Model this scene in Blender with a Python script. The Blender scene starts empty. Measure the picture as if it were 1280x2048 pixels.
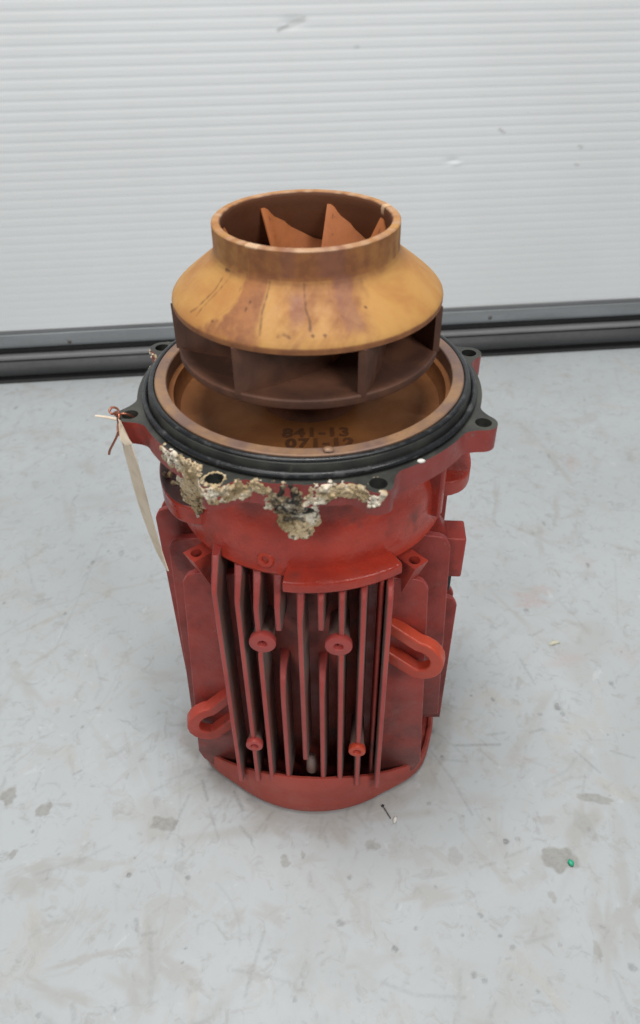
import bpy, bmesh, math, random
import numpy as np
from mathutils import Vector, Matrix, noise as mnoise

random.seed(7)
rng = np.random.default_rng(11)
PI = math.pi
sc = bpy.context.scene
COL = sc.collection

# ------------------------------------------------------------------ camera
CAM = Vector((0.0, -0.63817, 0.89315))
FW = Vector((0.01031268, 0.77199629, -0.63554337))
RT = Vector((0.99971141, -0.02175053, -0.01019856))
UP = Vector((0.02169665, 0.63525478, 0.77199781))
FPX = 1468.11                      # focal length in pixels of the 1280x2048 photograph
A0 = -0.0803                       # turn of the motor about its axis
cd = bpy.data.cameras.new('camera')
cam = bpy.data.objects.new('camera', cd); COL.objects.link(cam)
cd.sensor_fit = 'VERTICAL'; cd.sensor_height = 36.0; cd.lens = FPX / 2048 * 36
cd.clip_start = 0.01; cd.clip_end = 100
cam.matrix_world = Matrix(((RT.x, UP.x, -FW.x, CAM.x), (RT.y, UP.y, -FW.y, CAM.y),
                           (RT.z, UP.z, -FW.z, CAM.z), (0, 0, 0, 1)))
cd.dof.use_dof = True; cd.dof.focus_distance = 0.84; cd.dof.aperture_fstop = 5.6
sc.camera = cam

# ------------------------------------------------------------------ light
w = bpy.data.worlds.new('World'); sc.world = w; w.use_nodes = True
bg = w.node_tree.nodes['Background']
bg.inputs[0].default_value = (0.93, 0.97, 1.0, 1); bg.inputs[1].default_value = 0.09
def area(name, loc, target, size, power, col=(1, 0.985, 0.96)):
    l = bpy.data.lights.new(name, 'AREA'); l.shape = 'RECTANGLE'; l.size = size[0]; l.size_y = size[1]
    l.energy = power; l.color = col
    o = bpy.data.objects.new(name, l); COL.objects.link(o); o.location = loc
    o.rotation_euler = (Vector(target) - Vector(loc)).to_track_quat('-Z', 'Y').to_euler()
    return o
area('ceiling_lamp', (-0.15, -0.05, 3.4), (0.0, 0.35, 0.1), (1.5, 0.6), 82)
area('ceiling_lamp', (-1.5, -2.2, 2.7), (0.0, 0.3, 0.35), (1.3, 0.9), 38)
area('ceiling_lamp', (1.7, -1.9, 2.7), (0.2, 0.3, 0.3), (1.1, 1.1), 40)
vs = sc.view_settings
vs.view_transform = 'Standard'; vs.look = 'None'; vs.exposure = 0.0; vs.gamma = 1.0
vs.use_curve_mapping = False

# ------------------------------------------------------------------ photo pixels -> places
def ray(u, v):
    return (FW + RT * ((u - 640) / FPX) + UP * ((1024 - v) / FPX)).normalized()
def on_z(u, v, z):
    d = ray(u, v); return CAM + d * ((z - CAM.z) / d.z)
def on_y(u, v, y):
    d = ray(u, v); return CAM + d * ((y - CAM.y) / d.y)
def on_cyl(u, v, r):
    d = ray(u, v); a = d.x**2 + d.y**2; b = CAM.x*d.x + CAM.y*d.y; c = CAM.x**2 + CAM.y**2 - r*r
    q = max(0, b*b - a*c); return CAM + d * ((-b - math.sqrt(q)) / a)

# ------------------------------------------------------------------ material helpers
class NT:
    def __init__(s, name):
        s.m = bpy.data.materials.new(name); s.m.use_nodes = True
        s.t = s.m.node_tree; s.n = s.t.nodes; s.p = s.n['Principled BSDF']
        s.co = s.n.new('ShaderNodeTexCoord').outputs['Object']
    def lk(s, a, b): s.t.links.new(a, b)
    def set(s, sock, v):
        if hasattr(v, 'type') and hasattr(v, 'is_linked'): s.lk(v, sock)
        elif isinstance(v, (tuple, list)) and len(v) == 3 and sock.type == 'RGBA': sock.default_value = (*v, 1)
        else: sock.default_value = v
    def noise(s, scale, detail=4, rough=0.55, dist=0.0, co=None, stretch=None):
        n = s.n.new('ShaderNodeTexNoise'); n.inputs['Scale'].default_value = scale
        n.inputs['Detail'].default_value = detail; n.inputs['Roughness'].default_value = rough
        n.inputs['Distortion'].default_value = dist
        src = co or s.co
        if stretch:
            mp = s.n.new('ShaderNodeMapping'); mp.inputs['Scale'].default_value = stretch
            s.lk(src, mp.inputs[0]); src = mp.outputs[0]
        s.lk(src, n.inputs['Vector']); return n.outputs['Fac']
    def vor(s, scale, feature='F1', co=None):
        n = s.n.new('ShaderNodeTexVoronoi'); n.feature = feature; n.inputs['Scale'].default_value = scale
        s.lk(co or s.co, n.inputs['Vector']); return n.outputs['Distance']
    def ramp(s, fac, lo, hi, a=0.0, b=1.0):
        n = s.n.new('ShaderNodeMapRange'); n.interpolation_type = 'SMOOTHSTEP'
        s.set(n.inputs[0], fac); n.inputs[1].default_value = lo; n.inputs[2].default_value = hi
        n.inputs[3].default_value = a; n.inputs[4].default_value = b; return n.outputs[0]
    def math(s, op, a, b=0.0):
        n = s.n.new('ShaderNodeMath'); n.operation = op; s.set(n.inputs[0], a); s.set(n.inputs[1], b); return n.outputs[0]
    def mix(s, fac, a, b, mode='MIX'):
        n = s.n.new('ShaderNodeMix'); n.data_type = 'RGBA'; n.blend_type = mode
        s.set(n.inputs[0], fac); s.set(n.inputs[6], a); s.set(n.inputs[7], b); return n.outputs[2]
    def attr(s, name):
        n = s.n.new('ShaderNodeAttribute'); n.attribute_name = name; return n.outputs['Fac']
    def bump(s, h, strength=0.3, dist=0.002, prev=None):
        n = s.n.new('ShaderNodeBump'); n.inputs['Strength'].default_value = strength
        n.inputs['Distance'].default_value = dist; s.lk(h, n.inputs['Height'])
        if prev: s.lk(prev, n.inputs['Normal'])
        return n.outputs[0]
    def done(s, color, rough, metal=0.0, normal=None, spec=None):
        s.set(s.p.inputs['Base Color'], color); s.set(s.p.inputs['Roughness'], rough)
        s.set(s.p.inputs['Metallic'], metal)
        if normal: s.lk(normal, s.p.inputs['Normal'])
        if spec is not None: s.p.inputs['Specular IOR Level'].default_value = spec
        return s.m

def red_paint(name, c1, c2, dirt, dirt_lo, dirt_hi, rough=0.42, low=None):
    t = NT(name)
    n1 = t.noise(9, 5, 0.6); n2 = t.noise(38, 4, 0.6); n3 = t.noise(160, 3)
    c = t.mix(t.ramp(n1, 0.35, 0.68), c1, c2)
    d = t.math('ADD', t.math('MULTIPLY', n2, 0.5), t.math('MULTIPLY', t.noise(14, 4, 0.6, 0.6), 0.5))
    c = t.mix(t.ramp(d, dirt_lo, dirt_hi), c, dirt)
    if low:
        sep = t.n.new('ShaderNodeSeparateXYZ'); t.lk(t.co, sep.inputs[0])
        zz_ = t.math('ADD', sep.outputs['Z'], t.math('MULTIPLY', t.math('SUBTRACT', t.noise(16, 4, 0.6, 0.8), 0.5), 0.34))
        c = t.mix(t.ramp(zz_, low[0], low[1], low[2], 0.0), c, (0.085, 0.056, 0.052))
    c = t.mix(t.ramp(n3, 0.66, 0.8, 0, 0.35), c, (0.30, 0.20, 0.16))
    chip = t.ramp(t.noise(70, 6, 0.8), 0.665, 0.69)
    c = t.mix(t.math('MULTIPLY', chip, 0.7), c, (0.20, 0.15, 0.135))
    c = t.mix(t.ramp(t.noise(26, 5, 0.7, 0.5), 0.58, 0.8, 0, 0.3), c, (0.42, 0.20, 0.16))
    r = t.ramp(n2, 0.3, 0.7, rough - 0.08, rough + 0.2)
    h = t.math('ADD', t.math('ADD', n3, t.math('MULTIPLY', n2, 1.5)), t.math('MULTIPLY', chip, -0.6))
    return t.done(c, r, 0, t.bump(h, 0.42, 0.0012))
M = {}
M['red'] = red_paint('red_paint', (0.45, 0.056, 0.034), (0.36, 0.044, 0.030), (0.13, 0.05, 0.042), 0.55, 0.78)
M['bell'] = red_paint('bell_red_paint', (0.52, 0.052, 0.026), (0.34, 0.034, 0.023), (0.16, 0.040, 0.032), 0.50, 0.72, 0.25)
M['pink'] = red_paint('fin_edge_paint', (0.46, 0.074, 0.062), (0.38, 0.056, 0.05), (0.12, 0.05, 0.045), 0.62, 0.8, 0.4)
M['cowl'] = red_paint('cowl_paint', (0.40, 0.068, 0.046), (0.35, 0.055, 0.04), (0.2, 0.09, 0.075), 0.58, 0.8, 0.46)
M['grime'] = red_paint('grimy_paint', (0.23, 0.18, 0.16), (0.29, 0.10, 0.078), (0.18, 0.16, 0.15), 0.44, 0.64, 0.5)
M['core'] = red_paint('grimy_core_paint', (0.34, 0.060, 0.042), (0.24, 0.050, 0.038), (0.10, 0.06, 0.05), 0.47, 0.70, 0.5)
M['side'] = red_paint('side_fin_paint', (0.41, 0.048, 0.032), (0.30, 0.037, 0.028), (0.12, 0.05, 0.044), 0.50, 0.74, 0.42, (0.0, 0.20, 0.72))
M['dusty'] = red_paint('dusty_dark_paint', (0.16, 0.075, 0.07), (0.11, 0.06, 0.058), (0.24, 0.045, 0.035), 0.55, 0.7, 0.55)
M['edge'] = red_paint('flange_edge_paint', (0.32, 0.046, 0.036), (0.24, 0.038, 0.032), (0.10, 0.045, 0.04), 0.52, 0.72, 0.36)
M['orange'] = red_paint('fresh_orange_paint', (0.55, 0.070, 0.030), (0.45, 0.056, 0.032), (0.2, 0.06, 0.045), 0.58, 0.78, 0.36)

def m_black():
    t = NT('black_flange_metal')
    n = t.noise(26, 5, 0.6); f = t.noise(240, 3)
    c = t.mix(t.ramp(n, 0.35, 0.7), (0.030, 0.032, 0.030), (0.062, 0.062, 0.052))
    c = t.mix(t.ramp(t.noise(60, 4, 0.7, 0.8), 0.64, 0.74, 0, 0.5), c, (0.13, 0.12, 0.10))
    return t.done(c, t.ramp(n, 0.3, 0.7, 0.34, 0.6), 0.15, t.bump(f, 0.2, 0.0006))
M['black'] = m_black()
def m_rubber():
    t = NT('black_rubber')
    n = t.noise(70, 4, 0.65)
    c = t.mix(t.ramp(n, 0.54, 0.70, 0, 0.7), (0.014, 0.015, 0.017), (0.085, 0.085, 0.088))
    return t.done(c, t.ramp(n, 0.3, 0.7, 0.22, 0.5), 0, t.bump(t.noise(300, 3), 0.25, 0.0006))
M['rubber'] = m_rubber()

def m_impeller():
    t = NT('rusty_bronze')
    n1 = t.noise(22, 5, 0.62, 0.4); n2 = t.noise(75, 4, 0.6); n3 = t.noise(420, 3)
    och = t.mix(t.ramp(n1, 0.35, 0.65), (0.48, 0.255, 0.076), (0.41, 0.188, 0.056))
    br = t.mix(t.ramp(n2, 0.35, 0.65), (0.33, 0.135, 0.050), (0.245, 0.098, 0.042))
    st = t.math('ADD', t.attr('stain_shade'), t.math('MULTIPLY', t.math('SUBTRACT', n2, 0.5), 0.35))
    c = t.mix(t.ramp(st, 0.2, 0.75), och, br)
    c = t.mix(t.ramp(st, 0.95, 1.2), c, (0.125, 0.048, 0.022))  # deepest tone, carries the shade inside the shroud and eye
    c = t.mix(t.ramp(t.attr('violet'), 0.0, 1.0, 0, 0.5), c, (0.21, 0.085, 0.075))
    c = t.mix(t.ramp(t.attr('crack'), 0.05, 0.8, 0, 0.75), c, (0.09, 0.038, 0.02))
    c = t.mix(t.ramp(t.attr('bare'), 0.2, 0.9, 0, 0.85), c, (0.62, 0.42, 0.26))
    h = t.math('ADD', t.math('MULTIPLY', n2, 0.7), t.math('MULTIPLY', n3, 0.3))
    return t.done(c, t.ramp(n2, 0.3, 0.7, 0.5, 0.72), 0.0, t.bump(h, 0.3, 0.0012), 0.35)
M['impeller'] = m_impeller()
def m_rust(name, a, b, rough=0.62, dark=(0.06, 0.03, 0.02)):
    t = NT(name)
    n1 = t.noise(20, 5, 0.6, 0.5); n2 = t.noise(110, 4, 0.65)
    c = t.mix(t.ramp(n1, 0.35, 0.65), a, b)
    c = t.mix(t.ramp(n2, 0.66, 0.76, 0, 0.6), c, dark)
    return t.done(c, t.ramp(n1, 0.3, 0.7, rough - 0.1, rough + 0.1), 0, t.bump(n2, 0.3, 0.001), 0.3)
M['vane'] = m_rust('vane_rust', (0.40, 0.135, 0.045), (0.32, 0.105, 0.038))
M['passage'] = m_rust('shaded_passage_rust', (0.165, 0.074, 0.045), (0.09, 0.043, 0.03), 0.55)  # oily brown, darkened further to put the passage shade into the colour
M['chamber'] = m_rust('chamber_rust', (0.31, 0.120, 0.036), (0.235, 0.088, 0.028))
M['letter'] = m_rust('letter_grime', (0.13, 0.052, 0.022), (0.095, 0.040, 0.019))
def m_ring():
    t = NT('worn_bronze_ring')
    n1 = t.noise(16, 5, 0.6); n2 = t.noise(120, 4, 0.7)
    c = t.mix(t.ramp(n1, 0.38, 0.62), (0.36, 0.205, 0.105), (0.20, 0.125, 0.10))
    c = t.mix(t.ramp(n2, 0.62, 0.74, 0, 0.7), c, (0.10, 0.05, 0.03))
    return t.done(c, t.ramp(n2, 0.3, 0.7, 0.38, 0.6), 0.25, t.bump(n2, 0.3, 0.0008))
M['ring'] = m_ring()
def m_crust():
    t = NT('corrosion_crust')
    n1 = t.noise(45, 5, 0.7, 0.6); n2 = t.noise(180, 4, 0.7); n3 = t.noise(30, 3)
    c = t.mix(t.ramp(n1, 0.38, 0.62), (0.60, 0.465, 0.29), (0.33, 0.24, 0.125))
    c = t.mix(t.ramp(n3, 0.5, 0.62), c, (0.74, 0.67, 0.55))
    c = t.mix(t.ramp(n2, 0.52, 0.62, 0, 0.85), c, (0.11, 0.08, 0.05))
    c = t.mix(t.ramp(t.noise(95, 4, 0.7), 0.56, 0.66, 0, 0.7), c, (0.74, 0.67, 0.54))
    c = t.mix(t.attr('soot'), c, (0.022, 0.02, 0.02))
    return t.done(c, 0.8, 0, t.bump(n2, 0.6, 0.002), 0.25)
M['crust'] = m_crust()
def m_copper():
    t = NT('copper_wire'); return t.done((0.42, 0.16, 0.10), 0.34, 0.85)
M['copper'] = m_copper()
def m_paper():
    t = NT('cream_card'); n = t.noise(60, 4)
    c = t.mix(t.ramp(n, 0.4, 0.75), (0.80, 0.68, 0.54), (0.66, 0.54, 0.40))
    return t.done(c, 0.8, 0, None, 0.2)
M['paper'] = m_paper()
def m_plain(name, c, r): t = NT(name); return t.done(t.mix(t.ramp(t.noise(90, 3), .35, .65), c, tuple(x*.7 for x in c)), r)
M['green'] = m_plain('green_plastic', (0.02, 0.42, 0.24), 0.4)
M['steel'] = m_plain('grimy_steel', (0.10, 0.09, 0.085), 0.45)
M['darkwood'] = m_plain('dark_sliver', (0.02, 0.022, 0.028), 0.5)
M['fleck'] = m_plain('pale_fleck', (0.75, 0.74, 0.68), 0.6)
M['foil'] = m_plain('yellowish_fleck', (0.55, 0.54, 0.42), 0.45)

def m_floor():
    t = NT('painted_concrete')
    n1 = t.noise(3.2, 6, 0.6, 0.3); n2 = t.noise(17, 6, 0.65, 0.5); n3 = t.noise(140, 4, 0.7); n4 = t.noise(7, 5, 0.65, 1.2)
    c = t.mix(t.ramp(n1, 0.35, 0.68), (0.445, 0.475, 0.492), (0.41, 0.435, 0.445))
    c = t.mix(t.ramp(n2, 0.50, 0.72, 0, 0.6), c, (0.40, 0.41, 0.40))
    c = t.mix(t.ramp(n4, 0.56, 0.74, 0, 0.6), c, (0.43, 0.41, 0.375))
    c = t.mix(t.ramp(n3, 0.66, 0.8, 0, 0.3), c, (0.30, 0.30, 0.29))
    c = t.mix(t.ramp(t.noise(42, 6, 0.72, 0.9), 0.52, 0.68, 0, 0.55), c, (0.32, 0.325, 0.322))
    c = t.mix(t.ramp(t.noise(11, 6, 0.7, 1.6), 0.56, 0.66, 0, 0.35), c, (0.36, 0.352, 0.33))
    c = t.mix(t.ramp(t.noise(30, 6, 0.75, 0.4), 0.60, 0.72, 0, 0.5), c, (0.56, 0.585, 0.60))
    brk = t.ramp(t.noise(210, 3, 0.7), 0.30, 0.58, 0.35, 1.0)
    c = t.mix(t.math('MULTIPLY', t.attr('smear_shade'), 0.72), c, (0.34, 0.325, 0.30))
    c = t.mix(t.math('MULTIPLY', t.attr('red'), t.math('MULTIPLY', brk, 0.6)), c, (0.42, 0.20, 0.17))
    c = t.mix(t.math('MULTIPLY', t.attr('chip'), 0.92), c, t.mix(t.ramp(n3, .4, .65), (0.30, 0.295, 0.275), (0.24, 0.235, 0.22)))
    c = t.mix(t.math('MULTIPLY', t.attr('scuff'), brk), c, (0.12, 0.12, 0.122))
    h = t.math('SUBTRACT', t.math('MULTIPLY', n2, 0.6), t.attr('chip'))
    h = t.math('ADD', h, t.math('MULTIPLY', n3, 0.25))
    r = t.ramp(n2, 0.3, 0.75, 0.42, 0.62)
    return t.done(c, r, 0, t.bump(h, 0.2, 0.0015), 0.4)
M['floor'] = m_floor()
def m_door():
    t = NT('white_door_sheet')
    n1 = t.noise(2.5, 4); n2 = t.noise(60, 5, 0.7)
    c = t.mix(t.ramp(n1, 0.35, 0.65), (0.72, 0.745, 0.76), (0.695, 0.72, 0.73))
    c = t.mix(t.ramp(n2, 0.62, 0.8, 0, 0.25), c, (0.5, 0.5, 0.48))
    c = t.mix(t.attr('scuff'), c, (0.12, 0.12, 0.11))
    return t.done(c, 0.5, 0, t.bump(t.noise(500, 2), 0.08, 0.0005), 0.35)
M['door'] = m_door()
def m_alu(name, a, b, metal, rough):
    t = NT(name)
    n = t.noise(30, 5, 0.65, 0, None, (0.12, 1, 1)); n2 = t.noise(90, 5, 0.7)
    c = t.mix(t.ramp(n, 0.3, 0.7), a, b)
    c = t.mix(t.ramp(n2, 0.6, 0.75, 0, 0.4), c, tuple(x * 0.4 for x in a))
    return t.done(c, t.ramp(n2, 0.3, 0.7, rough, rough + 0.2), metal, t.bump(n2, 0.1, 0.001))
M['alu'] = m_alu('grey_aluminium', (0.30, 0.32, 0.335), (0.24, 0.255, 0.265), 0.25, 0.4)
M['trim'] = m_alu('dull_grey_trim', (0.20, 0.21, 0.215), (0.16, 0.165, 0.17), 0.1, 0.5)
M['seal'] = m_alu('grey_rubber_seal', (0.060, 0.060, 0.063), (0.042, 0.042, 0.045), 0, 0.5)
M['lip'] = m_alu('worn_seal_lip', (0.22, 0.22, 0.225), (0.16, 0.16, 0.165), 0.1, 0.4)
M['sealblack'] = m_alu('black_seal', (0.014, 0.014, 0.015), (0.022, 0.022, 0.022), 0, 0.6)

# ------------------------------------------------------------------ mesh helpers
def link(name, me, mat=None, parent=None, sharp=40, bevel=0.0, seg=2, mats=None):
    o = bpy.data.objects.new(name, me); COL.objects.link(o)
    for m_ in (mats or ([mat] if mat else [])): me.materials.append(M[m_] if isinstance(m_, str) else m_)
    if sharp:
        me.polygons.foreach_set('use_smooth', [True] * len(me.polygons)); me.set_sharp_from_angle(angle=math.radians(sharp))
    if bevel:
        b = o.modifiers.new('bevel', 'BEVEL'); b.width = bevel; b.segments = seg; b.limit_method = 'ANGLE'
        b.angle_limit = math.radians(40); b.use_clamp_overlap = True
    if parent: o.parent = parent
    return o
def fromdata(name, V, F):
    me = bpy.data.meshes.new(name); me.from_pydata([tuple(v) for v in V], [], F); me.update(); return me
def from_bm(name, bm):
    bmesh.ops.recalc_face_normals(bm, faces=bm.faces); me = bpy.data.meshes.new(name); bm.to_mesh(me); bm.free(); return me
def lathe(name, prof, seg=128, closed=True, a0=None, a1=None, caps=True):
    """revolve a profile of (r, z); a0..a1 in degrees for a part turn"""
    bm = bmesh.new(); part = a0 is not None
    n = seg + 1 if part else seg
    rings = []
    for i in range(n):
        a = math.radians(a0 + (a1 - a0) * i / seg) if part else 2 * PI * i / seg
        rings.append([bm.verts.new((r * math.cos(a), r * math.sin(a), z)) for r, z in prof])
    m = len(prof)
    for i in range(n - 1 if part else n):
        A, B = rings[i], rings[(i + 1) % n]
        for j in range(m if closed else m - 1):
            k = (j + 1) % m
            q = [A[j], B[j], B[k], A[k]]
            bm.faces.new(q)
    if part and closed and caps:
        bm.faces.new(rings[0]); bm.faces.new(rings[-1][::-1])
    return from_bm(name, bm)
def prism(name, outer, holes, z0, z1, side_mat=0):
    bm = bmesh.new(); loops = [outer] + holes
    caps = []
    for z in (z1, z0):
        ls = []; ed = []
        for lp in loops:
            vs_ = [bm.verts.new((p[0], p[1], z)) for p in lp]; ls.append(vs_)
            for i in range(len(vs_)): ed.append(bm.edges.new((vs_[i], vs_[(i + 1) % len(vs_)])))
        bmesh.ops.triangle_fill(bm, edges=ed, use_beauty=True, use_dissolve=False)
        caps.append(ls)
    nf = len(bm.faces); bm.faces.ensure_lookup_table()
    for T, B in zip(*caps):
        for i in range(len(T)):
            k = (i + 1) % len(T)
            f = bm.faces.new((T[i], B[i], B[k], T[k])); f.material_index = side_mat if T is caps[0][0] else 0
    return from_bm(name, bm)
def circle(cx, cy, r, n=24, ph=0): return [(cx + r * math.cos(2*PI*i/n + ph), cy + r * math.sin(2*PI*i/n + ph)) for i in range(n)]
def tube(name, pts, rad, n=8, closed=False, smooth_n=0, flat=None):
    """sweep a round (or flat-oval) section along points"""
    P = [Vector(p) for p in pts]
    if smooth_n:
        Q = []; m = len(P)
        rngi = range(m if closed else m - 1)
        for i in rngi:
            g = lambda k: P[k % m] if closed else P[max(0, min(m - 1, k))]
            p0, p1, p2, p3 = g(i - 1), g(i), g(i + 1), g(i + 2)
            for s in range(smooth_n):
                t = s / smooth_n
                Q.append(0.5 * ((2*p1) + (p2-p0)*t + (2*p0-5*p1+4*p2-p3)*t*t + (3*p1-p0-3*p2+p3)*t**3))
        if not closed: Q.append(P[-1])
        P = Q
    m = len(P); bm = bmesh.new(); rings = []; up = Vector((0.13, 0.21, 0.97))
    for i in range(m):
        a = P[(i + 1) % m] if closed or i < m - 1 else P[i]
        b = P[i - 1] if closed or i > 0 else P[i]
        t = (a - b).normalized(); x = t.cross(up).normalized(); y = x.cross(t)
        if not closed: up = y
        rr = rad[min(i, len(rad)-1)] if isinstance(rad, (list, tuple)) else rad
        rings.append([bm.verts.new(P[i] + x * (rr * math.cos(2*PI*k/n)) + y * (rr * (flat or 1) * math.sin(2*PI*k/n))) for k in range(n)])
    for i in range(m if closed else m - 1):
        A, B = rings[i], rings[(i + 1) % m]
        for k in range(n): bm.faces.new((A[k], A[(k+1) % n], B[(k+1) % n], B[k]))
    if not closed: bm.faces.new(rings[0]); bm.faces.new(rings[-1][::-1])
    return from_bm(name, bm)
def setattr_f(me, name, vals):
    a = me.attributes.new(name, 'FLOAT', 'POINT'); a.data.foreach_set('value', np.asarray(vals, dtype=np.float32))
def tag(o, label, cat, group=None):
    o['label'] = label; o['category'] = cat
    if group: o['group'] = group
    return o
def empty(name, loc=(0, 0, 0), rz=0.0):
    o = bpy.data.objects.new(name, None); COL.objects.link(o); o.location = loc; o.rotation_euler = (0, 0, rz)
    o.empty_display_size = 0.05; return o

# ------------------------------------------------------------------ the floor
def lines(segs):
    out = []
    for a, b, s in segs:
        out += list(np.arange(a, b - 1e-9, s))
    out.append(segs[-1][1]); return np.array(out)
gx = lines([(-5, -1.1, 0.3), (-1.1, -0.55, 0.006), (-0.55, -0.42, 0.003), (-0.42, 0.44, 0.0016), (0.44, 0.55, 0.003), (0.55, 1.1, 0.006), (1.1, 6, 0.3)])
gy = lines([(-4.0, -0.5, 0.3), (-0.5, -0.42, 0.004), (-0.42, 0.02, 0.0016), (0.02, 0.5, 0.0034), (0.5, 1.2, 0.007), (1.2, 1.7, 0.1)])
X, Y = np.meshgrid(gx, gy)
CH = {k: np.zeros(X.shape) for k in ('scuff', 'chip', 'red', 'smear_shade')}
def window(x0, x1, y0, y1):
    i0, i1 = np.searchsorted(gx, (x0, x1)); j0, j1 = np.searchsorted(gy, (y0, y1))
    return slice(max(0, j0 - 1), j1 + 1), slice(max(0, i0 - 1), i1 + 1)
def stroke(ch, pts, wid, amt, soft=0.0016):
    for (ax, ay), (bx, by) in zip(pts[:-1], pts[1:]):
        m_ = wid + soft + 0.003
        sl = window(min(ax, bx) - m_, max(ax, bx) + m_, min(ay, by) - m_, max(ay, by) + m_)
        x, y = X[sl], Y[sl]
        if x.size == 0: continue
        dx, dy = bx - ax, by - ay; L = dx*dx + dy*dy + 1e-12
        t = np.clip(((x - ax)*dx + (y - ay)*dy) / L, 0, 1)
        d = np.hypot(x - ax - t*dx, y - ay - t*dy)
        a = amt * np.clip(1 - (d - wid) / soft, 0, 1)
        CH[ch][sl] = np.maximum(CH[ch][sl], a)
def blob(ch, cx, cy, rx, ry, rot, amt, rough=0.3, soft=0.12, seed=None):
    ph = rng.uniform(0, 6.28, 6); k = np.array([2, 3, 4, 5, 7, 9]); am = rng.uniform(0.3, 1, 6) * rough / k ** .8 * 1.4
    R_ = max(rx, ry) * 1.8
    sl = window(cx - R_, cx + R_, cy - R_, cy + R_); x, y = X[sl] - cx, Y[sl] - cy
    if x.size == 0: return
    c, s = math.cos(rot), math.sin(rot); u = (x*c + y*s) / rx; v = (-x*s + y*c) / ry
    th = np.arctan2(v, u); e = 1 + sum(a * np.sin(kk * th + p) for a, kk, p in zip(am, k, ph))
    q = np.clip((e - np.hypot(u, v)) / soft + 0.5, 0, 1)
    CH[ch][sl] = np.maximum(CH[ch][sl], amt * q)
def pf(u, v): p = on_z(u, v, 0); return (p.x, p.y)
def pstroke(ch, uv, wid, amt, soft=0.0020): stroke(ch, [pf(*q) for q in uv], wid * 0.6, amt * 0.46, soft)
def pblob(ch, u, v, du, dv, amt, rough=0.3, tilt=0.0, soft=0.14):
    c = pf(u, v); e = pf(u + du, v); f_ = pf(u, v - dv)
    blob(ch, c[0], c[1], math.hypot(e[0]-c[0], e[1]-c[1]), math.hypot(f_[0]-c[0], f_[1]-c[1]), tilt, amt, rough, soft)
# marks picked out in the photograph
for a in [(17, 1592, 16, 15, 0.9), (87, 1620, 13, 15, 0.9), (26, 1708, 8, 8, .8), (1120, 1718, 34, 24, 1), (1100, 1712, 16, 18, 1), (1190, 1597, 34, 9, .8),
          (745, 1690, 14, 10, .7), (570, 1722, 9, 13, .8), (606, 1710, 4, 8, .8), (910, 1712, 16, 16, .45), (1105, 1793, 7, 12, .6), (115+0, 1460-40, 5, 5, .5),
          (325, 1648, 27, 12, .95), (345, 1644, 12, 9, .9), (1090, 1640, 20, 10, .3), (1170, 1650, 16, 30, .35), (1195, 1900, 8, 18, .6), (860, 1748, 30, 10, .3)]:
    pblob('chip', *a[:4], a[4] * .85, 0.26, rng.uniform(-.4, .4), 0.2)
for u, v, r, a in [(258, 1750, 6, .8), (372, 1897, 3.5, .8), (365, 1925, 3, .6), (1012, 1683, 7, .9), (790, 1898, 8, .7), (699, 1755, 6, .5), (871, 1774, 4, .6), (1023, 1960, 3, .4),
                   (680, 1846, 9, .5), (832, 1857, 5, .5), (948, 1950, 8, .55), (969, 1962, 7, .5), (1025, 1895, 7, .45), (1076, 1983, 5, .55), (1265, 1935, 10, .5), (1000, 1872, 5, .6),
                   (884, 1514, 5, .7), (858, 1607, 5, .5), (1115, 1414, 8, .7), (1125, 1428, 6, .5), (33, 815, 4, .7), (185, 1125, 5, .7), (243, 1106, 7, .4), (130, 1227, 4, .5), (65, 1663, 4, .5),
                   (117, 1708, 3, .6), (270, 1716, 3, .5), (926, 1632, 3, .6), (1222, 1366, 5, .6), (986, 1399, 5, .6), (942, 1391, 3, .6), (1098, 912, 4, .45), (1088, 1047, 4, .5), (1176, 1130, 5, .6), (1172, 1157, 3, .5), (165, 1454, 4, .5), (1120, 1890, 5, .4), (1035, 1548+130, 6, .35), (925, 1870, 4, .5)]:
    pblob('scuff', u, v, r * .85, r * .85, a * .8, 0.16, 0, 0.5)
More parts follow.
